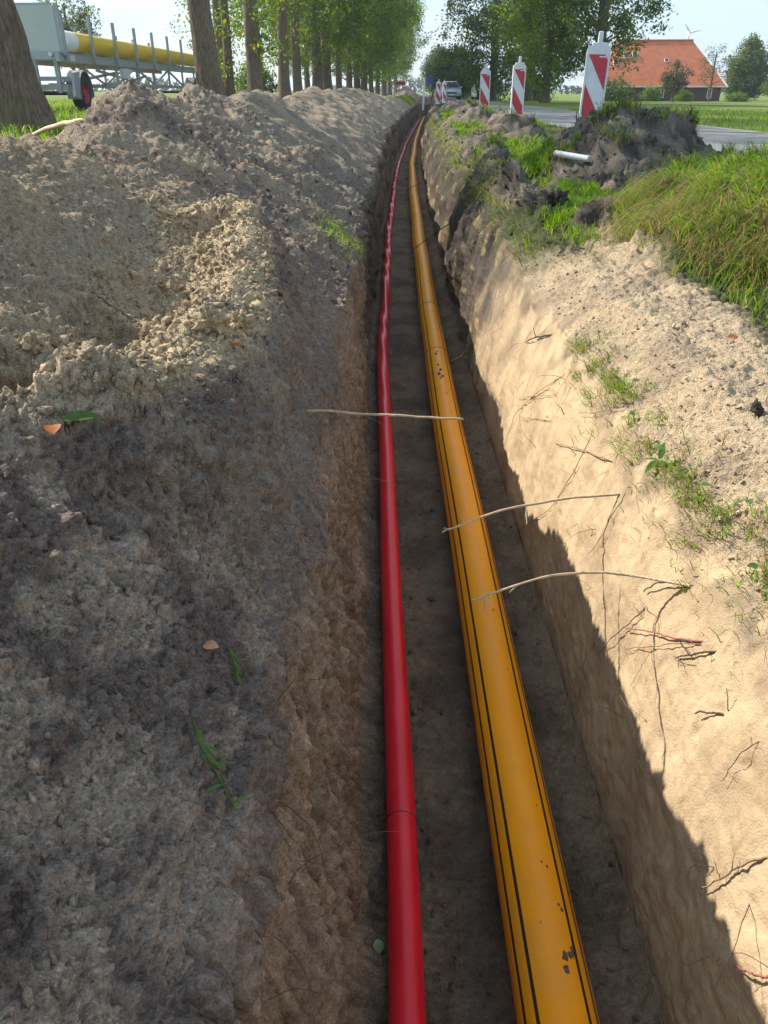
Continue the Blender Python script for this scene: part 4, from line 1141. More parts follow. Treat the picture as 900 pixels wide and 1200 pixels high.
def crown_points(g, prof, nclump, sig, per, squash=.75):
    zs = np.array([p_[0] for p_ in prof]); rs = np.array([p_[1] for p_ in prof])
    zt = np.linspace(zs[0], zs[-1], 200); w_ = np.interp(zt, zs, rs) ** 1.6 + .02; cw = np.cumsum(w_) / w_.sum()
    z = np.interp(g.random(nclump), cw, zt); rad = np.interp(z, zs, rs) * np.sqrt(g.uniform(.12, 1, nclump)); th = g.random(nclump) * 2 * np.pi
    th = th + .0
    c = np.stack([rad * np.cos(th), rad * np.sin(th), z], 1)
    # uneven outline: push and drop some clumps
    c[:, :2] *= (1 + .25 * np.sin(th * 3 + z * .8) * g.random(nclump))[:, None]
    sg = sig * g.uniform(.6, 1.4, nclump)
    cnt = np.maximum((per * g.uniform(.4, 1.6, nclump)).astype(int), 4)
    idx = np.repeat(np.arange(nclump), cnt)
    off = g.normal(size=(len(idx), 3)); off /= np.linalg.norm(off, axis=1)[:, None]; off *= (g.random(len(idx)) ** .45)[:, None] * 1.5
    off[:, 2] *= squash; off[:, 2] -= .15 * (off[:, 0] ** 2 + off[:, 1] ** 2)
    return c, idx, c[idx] + off * sg[idx][:, None]
def leaf_mesh(name, pts, size, cols, g):
    n = len(pts)
    nr = g.normal(size=(n, 3)) + np.array([0, 0, .7]); nr /= np.linalg.norm(nr, axis=1)[:, None]
    t1 = np.cross(nr, g.normal(size=(n, 3))); t1 /= np.linalg.norm(t1, axis=1)[:, None]; t2 = np.cross(nr, t1)
    s = (size * g.uniform(.6, 1.35, n))[:, None]
    V = np.stack([pts - t1 * s * .55, pts + t2 * s * .34 + nr * s * .08, pts + t1 * s * .6, pts - t2 * s * .34 + nr * s * .08], 1).reshape(-1, 3)
    k = (np.arange(n) * 4)[:, None]
    F = np.concatenate([k + np.array([[0, 1, 2]]), k + np.array([[0, 2, 3]])])
    return mesh_np(name, V, F, LEAF, smooth=False, col=np.repeat(cols, 4, 0))
def crown(name, seed, prof, nclump, sig, per, size, c0, c1, parent, yellow=.06):
    g = np.random.default_rng(seed)
    c, idx, pts = crown_points(g, prof, nclump, sig, per)
    tone = g.random(nclump)
    t_ = np.clip(tone[idx] + g.normal(0, .22, len(idx)), 0, 1)[:, None]
    cols = np.array(c0) * (1 - t_) + np.array(c1) * t_
    y_ = (g.random(len(idx)) < yellow)[:, None]; cols = np.where(y_, np.array([.26, .24, .03]), cols) * g.uniform(.8, 1.2, (len(idx), 1))
    o = leaf_mesh(name, pts, size, cols, g); o.parent = parent
    return o, c
def limbs(c, h0, h1, parent, seed, r=.06, n=26):
    g = np.random.default_rng(seed); mb = MB()
    for k in g.choice(len(c), min(n, len(c)), replace=False):
        e = c[k]; z0 = max(h0 * .6, min(h1 * .9, e[2] - np.hypot(e[0], e[1]) * .7))
        s_ = np.array([0, 0, z0]); m_ = (s_ + e) / 2 + np.array([0, 0, -.1 * np.hypot(e[0], e[1])])
        q = spline([s_, m_, e], 8, .02, g); mb.tube(q, np.linspace(r, r * .25, 8), 5, cap=False)
    lb_ = mb.build('limbs', BARK, parent, True); lb_['kind'] = 'stuff'; return lb_
def tree(name, x, y, r0, h, prof, nclump, sig, per, size, c0, c1, label, group, seed, lean=(0, 0), n=24, m=30, yellow=.06, ridge=.04, flare=.4, z=None):
    o = empty(name, (x, y, G(np.float64(x), np.float64(y)) if z is None else z), 0, label, 'tree', group)
    V, F = trunk_mesh(r0, h, lean, flare, n, m, seed, ridge)
    mesh_np('trunk', V, F, BARK, o)
    cr, c = crown('crown', seed, prof, nclump, sig, per, size, c0, c1, o, yellow)
    limbs(c, prof[0][0], h, o, seed, max(.03, r0 * .16))
    return o
GA, GB = (.075, .155, .018), (.19, .30, .035)
DA, DB = (.055, .115, .018), (.15, .24, .035)
ROW = 'avenue trees along the spoil heap'
high = [(4.6, 1.0), (5.6, 1.5), (6.8, 1.9), (8, 2.6), (11, 4.4), (16, 4.0), (20, 1.6)]
low = [(1.9, .8), (3.2, 1.7), (5, 2.8), (8, 3.8), (12, 4.2), (16, 3.4), (19, 1.2)]
t1 = tree('tree', -5.25, 12.0, .40, 17, high, 380, .58, 62, .15, GA, GB, 'thick-trunked tree with furrowed bark in front of the trailer', ROW, 1, (-.055, 0), 160, 170, .05, .11, .55)
t2 = tree('tree', -5.25, 26.5, .34, 18, [(4.2, 1.2), (6, 3.0), (9, 4.2), (14, 4), (18, 1.5)], 170, .55, 60, .13, GA, GB, 'bare-trunked tree at the far end of the trailer', ROW, 2, (-.02, 0), 72, 80, .06, .09)
base_low = tree('tree', -5.0, 34.2, .27, 18, low, 330, .5, 60, .14, GA, (.15, .235, .035), 'avenue tree with bright low shoots, next beyond the bare trunk', ROW, 3, (0, 0), 32, 40, .12)
base_low2 = tree('tree', -5.0, 44.3, .28, 18, low, 330, .5, 60, .14, GA, (.16, .24, .04), 'avenue tree whose lowest leaves hang just above the heap', ROW, 4, (.01, 0), 32, 40, .12)
base_low3 = tree('tree', -6.6, 37.7, .20, 15, [(1.0, .6), (3, 1.2), (6, 2.2), (10, 2.8), (14, 1)], 150, .42, 55, .12, GA, (.15, .235, .035), 'slender leafy tree standing behind the avenue trees', ROW, 5, (0, 0), 24, 30, .15)
far_dark = tree('tree', -4.6, 60.5, .34, 19, [(2.0, 2.2), (4, 3.8), (7, 5.0), (12, 5.4), (17, 4.0), (20, 1.2)], 470, .62, 58, .19, DA, DB, 'avenue tree, darker, midway along the row', ROW, 6, (0, 0), 24, 30, .04)
spots = [(-5.0, 51, base_low), (-4.4, 68, far_dark), (-3.9, 76, base_low2), (-3.3, 84, far_dark), (-2.8, 92, far_dark), (-2.3, 100, far_dark), (-1.6, 110, far_dark), (-.9, 120, far_dark), (0.0, 134, far_dark), (1.0, 150, far_dark), (2.2, 168, far_dark),
         (-9.5, 52, base_low), (-9.0, 64, base_low2), (-8.6, 78, base_low), (-8.0, 92, far_dark), (-7.4, 106, far_dark)]
for i, (x, y, src) in enumerate(spots):
    c = copy_tree(src); c.location = (x, y, float(G(np.float64(x), np.float64(y)))); c.rotation_euler.z = i * 2.399 + .7
    k = 1 + .12 * math.sin(i * 1.7); c.scale = (k, k, k)
    ordn = ('fifth', 'seventh', 'eighth', 'ninth', 'tenth', 'eleventh', 'twelfth', 'thirteenth', 'fourteenth', 'fifteenth', 'sixteenth', 'first', 'second', 'third', 'fourth', 'fifth')[i]
    c['label'] = ordn + ' tree along the avenue, counted from the thick trunk by the trailer' if i < 11 else ordn + ' tree of the back row glimpsed between the avenue trunks'
    c['group'] = ROW if i < 11 else 'back row of trees behind the avenue'

PARK = 'large trees across the road'
tree('tree', 10.6, 86, .42, 17, [(1.0, 2.2), (3, 4.2), (6, 5.0), (10, 4.8), (14, 3.6), (18, 1.2)], 500, .68, 56, .22, (.06,.115,.03), (.15, .225, .06), 'tall pale-green tree overhanging the road behind the far marker boards', PARK, 11, n=24)
tree('tree', 11.6, 63, .30, 15, [(1.2, 1.4), (3, 2.6), (6, 3.0), (9, 2.8), (13, 1.6), (15, .6)], 430, .52, 58, .17, GA, (.21, .30, .05), 'light yellow-green tree in the middle of the group across the road', PARK, 12, yellow=.12)
tree('tree', 14.7, 61, .40, 17, [(2.6, 2.0), (4, 3.6), (7, 4.4), (11, 4.3), (15, 2.6), (18, .8)], 430, .58, 56, .19, DA, DB, 'dark tree in front of the farmhouse roof end', PARK, 13)
tree('tree', 12.8, 78, .35, 15, [(1.6, 2.0), (4, 3.4), (8, 4.0), (13, 2.4), (16, .8)], 330, .66, 52, .22, DA, DB, 'dark tree standing behind the light yellow-green one', PARK, 14)
tree('tree', 8.9, 112, .25, 6, [(.3, 2.4), (1.5, 3.3), (3, 3.2), (5, 1.8), (5.8, .5)], 330, .6, 55, .22, DA, (.06, .10, .025), 'round dark tree low beside the far road', 'far trees at the end of the road', 15)
tree('tree', 10.4, 172, .3, 9, [(1.5, 1.4), (3, 2.4), (5.5, 2.6), (7.5, 1.6), (8.6, .4)], 260, .7, 50, .3, (.06, .09, .05), (.11, .15, .075), 'pale rounded tree farthest down the road', 'far trees at the end of the road', 16)
tree('tree', -21, 60, .15, 5.4, [(2.2, .8), (3.2, 1.8), (4.6, 2.2), (5.6, 1.5), (6.3, .5)], 90, .45, 60, .16, (.06, .09, .04), (.12, .16, .05), 'round-topped tree behind the trailer headboard', 'trees behind the trailer', 17)
tree('tree', 48.6, 118, .3, 6, [(.6, 2.0), (2.2, 2.9), (4.2, 2.7), (6, 1.6), (7.4, .4)], 330, .6, 55, .22, DA, (.09, .14, .04), 'bushy green tree next to the farmhouse gable', 'trees at the farmhouse', 18)
tree('tree', 50.5, 108, .3, 5, [(.3, 2.2), (1.6, 3.0), (3, 2.8), (4.6, 1.6), (5.4, .4)], 330, .6, 55, .22, DA, (.09, .14, .035), 'lower bushy tree at the edge of the picture beyond the farmhouse', 'trees at the farmhouse', 19)
tree('tree', 33.4, 101, .16, 4, [(.9, .6), (1.6, 1.4), (2.6, 1.7), (3.4, 1.3), (4.0, .4)], 80, .4, 50, .15, (.03, .05, .02), (.06, .09, .03), 'small dark tree in front of the farmhouse roof', 'trees at the farmhouse', 20)
tree('tree', 37.6, 101, .12, 5, [(1.4, .4), (2.4, 1.4), (3.6, 1.9), (4.8, 1.7), (5.6, .8)], 60, .38, 26, .14, (.06, .075, .03), (.12, .13, .05), 'sparse small tree with thin foliage in front of the farmhouse', 'trees at the farmhouse', 21)
def shrub(x, y, r, h, label, seed, group, c0=DA, c1=DB, size=.16, n=60):
    o = empty('shrub', (x, y, float(G(np.float64(x), np.float64(y)))), 0, label, 'shrub', group)
    crown('foliage', seed, [(0.05, r * .8), (h * .4, r), (h * .8, r * .7), (h, r * .2)], n, .34 * min(r, h), 46, size, c0, c1, o, .02)
    mb = MB()
    for k in range(5): mb.tube([(0, 0, -.05), (math.cos(k * 1.3) * r * .25, math.sin(k * 1.3) * r * .25, h * .5)], [.03, .012], 5)
    mb.build('stem', BARK, o, True)
HS = 'shrubs along the farmhouse wall'
shrub(28.6, 106, .8, .42, 'low shrub below the white farmhouse windows', 31, HS, size=.14)
shrub(31.9, 104, 1.1, 1.5, 'dark shrub between the windows and the small dark tree', 32, HS, size=.14)
shrub(35.6, 104, 1.1, 1.2, 'low dark shrub between the two small trees', 33, HS, size=.14)
shrub(42.5, 105, 1.2, .9, 'low shrub near the right end of the farmhouse wall', 34, HS, size=.14)
SB = 'dark shrubs behind the trees across the road'
for i, (x, y, r, h, lb) in enumerate(((12.2, 101, 2.0, 2.6, 'dark shrub beside the white van'), (17.0, 100, 2.2, 2.4, 'dark shrub behind the farther board'), (25.5, 98, 2.2, 2.3, 'dark shrub behind the tilted marker board'))):
    shrub(x, y, r, h, lb, 41 + i, SB, DA, (.05, .08, .02), .2, 80)
shrub(-8.5, 58, 1.3, 2.2, 'dark shrub between the avenue trunks', 45, 'shrubs behind the avenue', size=.15, n=70)
# far hedgerow on the horizon, one mass
def hedgerow():
    g = np.random.default_rng(3); pts = []
    for (x0, x1, y, h, n) in ((-220, -30, 260, 4.5, 2600), (60, 300, 300, 5, 2600), (-30, 60, 420, 6, 2000)):
        x = g.uniform(x0, x1, n); hh = h * (.55 + .45 * np.sin(x * .11) * np.sin(x * .037 + 1)) ; hh = np.maximum(hh, h * .3)
        pts.append(np.stack([x, y + g.normal(0, 2, n), -.5 + hh * g.random(n) ** .8], 1))
    pts = np.concatenate(pts)
    t_ = g.random((len(pts), 1)); o = leaf_mesh('treeline', pts, 1.5, np.array([.05, .075, .04]) * (1 - t_) + np.array([.09, .12, .06]) * t_, g)
    o['kind'] = 'stuff'; o['label'] = 'distant treeline on the horizon'
hedgerow()

# ------------------------------------------------------------------ marker boards
def board(x, y, z, lean=(0, 0), label='', rz=0):
    o = empty('marker_board', (x, y, z), rz, label, 'marker board', 'red and white marker boards along the road')
    o.rotation_euler = (lean[0], lean[1], rz)
    w, h, t_ = .25, 1.0, .045
    z0 = .10
    mb = MB()  # body with rounded shoulders
    out = [(-w / 2, z0), (w / 2, z0), (w / 2, z0 + h - .045), (w / 2 - .012, z0 + h - .018), (w / 2 - .05, z0 + h), (-w / 2 + .05, z0 + h), (-w / 2 + .012, z0 + h - .018), (-w / 2, z0 + h - .045)]
    mb.prism(out, 'y', -t_ / 2, t_ / 2)
    mb.build('board_body', M['white'], o)
    # raised rim
    mb = MB()
    for sx in (-1, 1): mb.box((sx * (w / 2 - .010), -t_ / 2 - .004, z0 + h / 2 - .03), (.018, .012, h - .11))
    mb.build('rim', M['white'], o)
    # diagonal red bands falling to the right, as flat sheeting 2 mm proud
    iw = w / 2 - .022; zb, zt = z0 + .03, z0 + h - .085
    def band(c0, nm):   # band between lines z = c0 - 1.35*(x+iw) and that + .26
        sl_ = 1.65; bw = .285
        poly = [(-iw, c0), (iw, c0 - sl_ * 2 * iw), (iw, c0 - sl_ * 2 * iw + bw), (-iw, c0 + bw)]
        # clip to zb..zt
        def clip(poly, f):
            res = []
            for i in range(len(poly)):
                p_, q_ = poly[i], poly[(i + 1) % len(poly)]; a_, b_ = f(p_), f(q_)
                if a_ >= 0: res.append(p_)
                if a_ * b_ < 0:
                    k = a_ / (a_ - b_); res.append((p_[0] + (q_[0] - p_[0]) * k, p_[1] + (q_[1] - p_[1]) * k))
            return res
        poly = clip(poly, lambda p_: p_[1] - zb); poly = clip(poly, lambda p_: zt - p_[1]) if poly else poly
        if len(poly) >= 3:
            m_ = MB(); m_.prism(poly, 'y', -t_ / 2 - .0035, -t_ / 2 + .001); m_.build(nm, M['red'], o)
    for c0 in (zt, zt - .57): band(c0, 'red_band')
    mb = MB(); mb.box((iw - .055, -t_ / 2 - .0045, zt - .022), (.07, .002, .012)); mb.build('sticker', M['white'], o)
    mb = MB(); mb.box((0, 0, z0 + h + .012), (.16, t_ * .8, .03), bev=.006); mb.box((0, 0, z0 + h + .075), (.052, t_ * .75, .11), bev=.008); mb.build('handle', M['white'], o)
    mb = MB(); mb.box((0, 0, .035), (.40, .62, .10), bev=.02); mb.build('foot', M['rubber'], o)
    mb = MB(); mb.box((0, 0, .10), (.06, .04, .14)); mb.build('socket', M['dark'], o)
    return o
bl = at_y(688, 126, 9.5)
board(bl[0] + .06, 9.6, .12, (R(-3), R(1.5), 0), 'nearest red and white marker board, tilted, behind the peaty mound', R(-8))
board(2.60, 17.0, .13, (0, 0), 'second marker board, upright, between the near and the far boards', R(3))
board(2.48, 21.5, .12, (0, R(-.5)), 'third marker board, half hidden by the second mound', R(-6))
board(2.78, 45.0, .05, (0, R(1)), 'small far marker board in front of the sand heap', R(-4))
board(3.35, 48.5, .05, (0, R(-1)), 'farthest marker board, turned dark side on beside the car', R(30))
# white stake
mb = MB(); mb.tube([(0, 0, -.2), (.03, 0, 1.3)], [.05, .045], 8); o = mb.build('marker_stake', M['white'], None, True, True); o.location = (2.05, 45.5, .05)
tag(o, 'thin white stake standing at the far end of the trench', 'stake')
# blue sign on a post
o = empty('road_sign', (4.0, 76, 0), 0, 'small blue sign on a post far along the trench', 'sign')
mb = MB(); mb.tube([(0, 0, 0), (0, 0, 1.9)], .035, 8); mb.build('post', M['galv'], o, True)
mb = MB(); mb.box((0, -.05, 1.55), (.42, .03, .6), bev=.01); mb.build('sign_plate', M['blue'], o)
# red barrier plank
o = empty('barrier', (1.55, 84, .0), 0, 'low red barrier plank far behind the spoil heap', 'barrier')
mb = MB(); mb.box((0, 0, 1.35), (1.0, .05, .28)); mb.build('plank', M['red'], o)
for sx in (-.42, .42):
    mb = MB(); mb.box((sx, .045, .75), (.07, .035, 1.5)); mb.build('post', M['white'], o)

# ------------------------------------------------------------------ trailer with yellow pipe
TX0, TX1, TG = -7.9, -9.7, .30
tr = empty('pipe_trailer', (0, 0, 0), 0, 'grey galvanised pole trailer with stake posts parked on the grass', 'trailer')
tr.location = (TX0, 22, TG)
def L3(x, y, z): return (x - TX0, y - 22, z - TG)
for x in (TX0 - .05, TX1 + .05):
    mb = MB(); mb.box(L3(x, 30, 1.50), (.09, 16.6, .20), bev=.008); mb.box(L3(x, 30, 1.60), (.14, 16.6, .02)); mb.build('bed_rail', M['galv'], tr)
PY = [22.15, 24.25, 26.3, 28.45, 30.55, 32.65, 34.8, 37.1]
for x in (TX0 + .02, TX1 - .02):
    for y in PY:
        mb = MB(); mb.box(L3(x, y, 2.0), (.07, .13, 1.0), bev=.01); mb.box(L3(x, y, 1.53), (.10, .20, .16)); mb.build('stake_post', M['galv'], tr)
for y in PY:
    mb = MB(); mb.box(L3((TX0 + TX1) / 2, y, 1.57), (1.6, .10, .14)); mb.build('cross_beam', M['galv'], tr)
mb = MB(); mb.box(L3((TX0 + TX1) / 2, 21.95, 2.10), (1.72, .035, .95)); hb = mb.build('headboard', M['board_grey'], tr)
mb = MB()
for x in (TX0 + .02, TX1 - .02): mb.box(L3(x, 21.97, 2.08), (.10, .09, 1.10), bev=.01)
mb.box(L3((TX0 + TX1) / 2, 21.97, 2.60), (1.66, .06, .05)); mb.build('headboard_frame', M['galv'], tr)
mb = MB(); mb.box(L3((TX0 + TX1) / 2, 21.90, 1.54), (1.78, .10, .20), bev=.01); mb.build('front_beam', M['galv'], tr)
mb = MB(); mb.box(L3(-8.9, 21.835, 1.55), (.5, .01, .12)); mb.build('plate', M['wframe'], tr)
mb = MB(); mb.lathe([(.0, 0), (.05, 0), (.055, .02), (.05, .05)], 'y', L3(-8.15, 21.80, 1.56), 16); mb.build('marker_lamp', M['lampglass'], tr, True, True)
mb = MB(); mb.box(L3(TX0 + .062, 24.0, 1.50), (.012, .09, .07)); mb.build('side_reflector', M['amber'], tr)
mb = MB(); mb.box(L3(TX0 + .006, 22.6, 1.50), (.012, .34, .13)); mb.build('side_plate', M['board_grey'], tr)
# lower chord, struts
for x in (TX0 - .05, TX1 + .05):
    mb = MB(); mb.bar(L3(x, 25.4, .92), L3(x, 37.4, .88), .09, .10); mb.build('lower_rail', M['galv'], tr)
    for y in (26.3, 28.45, 30.55, 32.65, 34.8, 36.9):
        mb = MB(); mb.box(L3(x, y, 1.16), (.06, .08, .50)); mb.build('strut', M['galv'], tr)
    for (y0, y1) in ((26.3, 28.45), (30.55, 28.45), (30.55, 32.65), (34.8, 32.65)):
        mb = MB(); mb.bar(L3(x - .02, y0, .95), L3(x - .02, y1, 1.42), .045, .06); mb.build('brace', M['galv'], tr)
for (a0, a1) in (((25.6, 1.1), (29.5, 1.3)), ((26.2, 1.3), (31.5, 1.05)), ((29, 1.0), (33, 1.25))):
    mb = MB(); mb.bar(L3(-8.5, a0[0], a0[1]), L3(-8.9, a1[0], a1[1]), .07, .07); mb.build('brace', M['galv'], tr)
mb = MB(); mb.box(L3(TX0 + .02, 26.9, 1.22), (.10, .75, .28), bev=.02); mb.build('tool_box', M['board_grey'], tr)
# wheels
def wheel(x, y, r, name='wheel'):
    wob = empty(name, L3(x, y, TG + r), 0); wob.parent = tr
    mb = MB(); mb.lathe([(r * .56, -.13), (r * .8, -.15), (r * .95, -.125), (r, -.08), (r, .08), (r * .95, .125), (r * .8, .15), (r * .56, .13)], 'x', (0, 0, 0), 36); mb.build('tyre', M['rubber'], wob, True, True)
    mb = MB(); mb.lathe([(r * .57, .135), (r * .54, .12), (r * .5, .06), (r * .3, .04), (r * .22, .09), (r * .2, .12), (0, .12)], 'x', (0, 0, 0), 30)
    mb.lathe([(r * .57, -.135), (r * .5, -.06), (0, -.05)], 'x', (0, 0, 0), 30)
    for k in range(8):
        a = k * math.pi / 4; mb.lathe([(0, .075), (.018, .075), (.018, .05)], 'x', (0, r * .38 * math.cos(a), r * .38 * math.sin(a)), 8)
    mb.build('rim', M['rim_red'], wob, True, True)
for (x, y) in ((TX0 - .17, 23.3), (TX1 + .17, 23.3), (TX0 - .17, 36.9)):
    wheel(x, y, .42)
    mb = MB(); a0, a1 = (-15, 195) if y < 30 else (20, 160)
    pts = [(.53 * math.cos(R(a)), .53 * math.sin(R(a))) for a in np.linspace(a0, a1, 15)]; inn = [(.50 * math.cos(R(a)), .50 * math.sin(R(a))) for a in np.linspace(a1, a0, 15)]
    bx = L3(x, y, TG + .42); poly = [(bx[1] + u, bx[2] + v_) for (u, v_) in pts + inn]
    mb.prism(poly, 'x', bx[0] - .18, bx[0] + .18)
    # side skirt towards the front of the guard
    mb.prism([(bx[1] - .53, bx[2] - .12), (bx[1] - .90, bx[2] - .08), (bx[1] - .78, bx[2] + .46), (bx[1] - .30, bx[2] + .50), (bx[1] - .46, bx[2] + .26)] if y < 30 else [(bx[1] - .50, bx[2] + .17), (bx[1] - .55, bx[2] + .17), (bx[1] - .55, bx[2] + .25), (bx[1] - .47, bx[2] + .25)], 'x', bx[0] + .10, bx[0] + .165)
    mb.build('mudguard', M['galv'], tr)
for y in (23.3, 36.9):
    mb = MB(); mb.tube([L3(TX0 - .1, y, TG + .42), L3(TX1 + .1, y, TG + .42)], .05, 10); mb.build('axle', M['dark'], tr, True, True)
mb = MB(); mb.box(L3((TX0 + TX1) / 2, 22.75, 1.05), (1.5, .12, .10)); mb.box(L3((TX0 + TX1) / 2, 22.4, .86), (1.5, .08, .12)); mb.box(L3((TX0 + TX1) / 2, 22.4, 1.25), (.1, .1, .8)); mb.box(L3(TX0 - .35, 22.35, 1.1), (.09, .09, .75)); mb.build('front_subframe', M['galv'], tr)
mb = MB(); mb.bar(L3(-8.8, 22.3, .95), L3(-8.8, 19.6, .85), .10, .12); mb.build('drawbar', M['galv'], tr)
# the yellow pipe on it
mb = MB(); mb.tube([(0, 22.7, 0), (0, 23.55, 0)], .235, 40); mb2 = MB(); mb2.tube([(0, 23.55, 0), (0, 39.2, 0)], .236, 40)
yp = empty('steel_pipe', (-8.22, 0, 1.90), 0, 'long yellow coated pipe with a white end loaded on the trailer', 'pipe')
mb.build('white_end', M['wframe'], yp, True, True); mb2.build('pipe_body', M['yellow'], yp, True, True)
mb = MB(); mb.lathe([(.19, 22.69), (.19, 23.2), (0, 23.2)], 'y', (0, 0, 0), 32); mb.build('bore', M['dark'], yp, True, True)
yp2 = empty('steel_pipe', (-9.2, 0, 1.88), 0, 'dark pipe lying behind the yellow pipe on the trailer', 'pipe')
mb = MB(); mb.tube([(0, 22.6, 0), (0, 38.8, 0)], .215, 32); mb.build('pipe_body', M['dark'], yp2, True, True)

# ------------------------------------------------------------------ farmhouse
HX0, HX1, HY0, HY1 = 27.2, 42.3, 110.0, 119.0
HZ = float(G(np.float64(34.), np.float64(112.)))
hs = empty('farmhouse', (0, 0, HZ), 0, 'long low brick farmhouse with a big orange tiled roof across the meadow', 'house')
EA, RG = 2.0, 6.75
mb = MB(); mb.box(((HX0 + HX1) / 2, (HY0 + HY1) / 2, EA / 2), (HX1 - HX0, HY1 - HY0, EA)); mb.build('wall', M['brick'], hs)
ov = .45
rx0, rx1, ry0, ry1 = HX0 - .5, HX1 + .55, HY0 - ov, HY1 + ov; ym = (HY0 + HY1) / 2
ez = EA - .35
v_ = [(rx0, ry0, ez), (rx1, ry0, ez), (rx1, ry1, ez), (rx0, ry1, ez), (rx0 + 2.9, ym, RG), (rx1 - 3.6, ym, RG)]
mb = MB(); mb.add(v_ + [(x, y, z - .14) for (x, y, z) in v_[:4]], [(0, 1, 5, 4), (1, 2, 5), (2, 3, 4, 5), (3, 0, 4), (0, 6, 7, 1), (1, 7, 8, 2), (2, 8, 9, 3), (3, 9, 6, 0), (9, 8, 7, 6)])
rf = mb.build('roof', TILE, hs)
mb = MB(); mb.tube([(rx0 + 2.8, ym, RG + .02), (rx1 - 3.5, ym, RG + .02)], .12, 8); mb.build('ridge', TILE, rf, True)
mb = MB(); mb.box(((rx0 + rx1) / 2, ry0 - .06, ez - .06), (rx1 - rx0, .12, .12)); mb.build('gutter', M['wframe'], hs)
mb = MB(); mb.bar((rx1 + .05, ry0 - .05, ez - .1), (rx1 - 1.0, ry0 + 1.2, ez + 1.45), .18, .16); mb.build('verge_board', M['wframe'], hs)
def win(x0, x1, z0, z1, nm='window', y=HY0):
    f = MB(); w_ = .09
    f.box(((x0 + x1) / 2, y - .02, z0), (x1 - x0, .10, w_)); f.box(((x0 + x1) / 2, y - .02, z1), (x1 - x0, .10, w_))
    for x in (x0 + w_ / 2, (x0 + x1) / 2, x1 - w_ / 2): f.box((x, y - .022, (z0 + z1) / 2), (w_, .10, z1 - z0 - w_))
    fo = f.build(nm, M['wframe'], hs)
    g_ = MB(); g_.box(((x0 + x1) / 2, y - .004, (z0 + z1) / 2), (x1 - x0 - .06, .02, z1 - z0 - .06)); g_.build('pane', M['glass'], fo)
for (x0, x1, z0, z1) in ((27.7, 28.5, .55, 1.5), (28.9, 30.2, .5, 1.5), (33.0, 33.9, .9, 1.35), (34.4, 35.2, .4, 1.35), (40.6, 41.2, .35, 1.4)): win(x0, x1, z0, z1)
# skylights lying in the roof slope
sl_ = (RG - ez) / (ym - ry0); sa = math.atan(sl_)
from mathutils import Matrix
def sky_light(x, f, w_=.55, h_=.7, mt='glass'):
    y = ry0 + (ym - ry0) * f; z = ez + (RG - ez) * f; rot = Matrix.Rotation(sa, 3, 'X')
    m_ = MB(); m_.box((x, y - .03, z + .06), (w_ + .12, h_ + .12, .08), rot=rot); a = m_.build('skylight', M['wframe'], hs)
    m_ = MB(); m_.box((x, y - .05, z + .10), (w_, h_, .04), rot=rot); m_.build('pane', M[mt], a)
sky_light(30.6, .66); sky_light(31.7, .67); sky_light(29.2, .5); sky_light(35.6, .55, .4, .4)
# far small house
h2 = empty('small_house', (22.3, 250, -.5), 0, 'small far house with an orange roof behind the dark trees', 'house')
mb = MB(); mb.box((0, 0, 1.1), (8, 6, 2.2)); mb.build('wall', plain('pale_render', (.5, .4, .33), .8), h2)
mb = MB(); mb.prism([(-3.4, 2.15), (3.4, 2.15), (0, 4.6)], 'x', -4.3, 4.3); mb.build('roof', TILE, h2)
mb = MB(); mb.box((-4.4, -1.7, 3.3), (.3, 3.6, .3), rot=Matrix.Rotation(math.atan(.72), 3, 'X')); mb.build('verge_board', M['wframe'], h2)
# wind turbine
wt = empty('wind_turbine', (135.0, 400, -.5), 0, 'white wind turbine rising behind the farmhouse ridge', 'wind turbine')
mb = MB(); mb.tube([(0, 0, 0), (0, 0, 23)], [.9, .45], 16); mb.build('tower', M['wframe'], wt, True, True)
mb = MB(); mb.box((0, 0, 23.4), (1.1, 2.6, 1.1), bev=.2); mb.build('nacelle', M['wframe'], wt)
for k, a in enumerate((12, 132, 252)):
    mb = MB(); c_, s_ = math.cos(R(a)), math.sin(R(a))
    mb.tube([(0, -1.5, 23.4), (c_ * 1.6, -1.5, 23.4 + s_ * 1.6), (c_ * 3.6, -1.5, 23.4 + s_ * 3.6), (c_ * 5.0, -1.5, 23.4 + s_ * 5.0)], [.22, .42, .28, .08], 8); mb.build('blade', M['wframe'], wt, True)

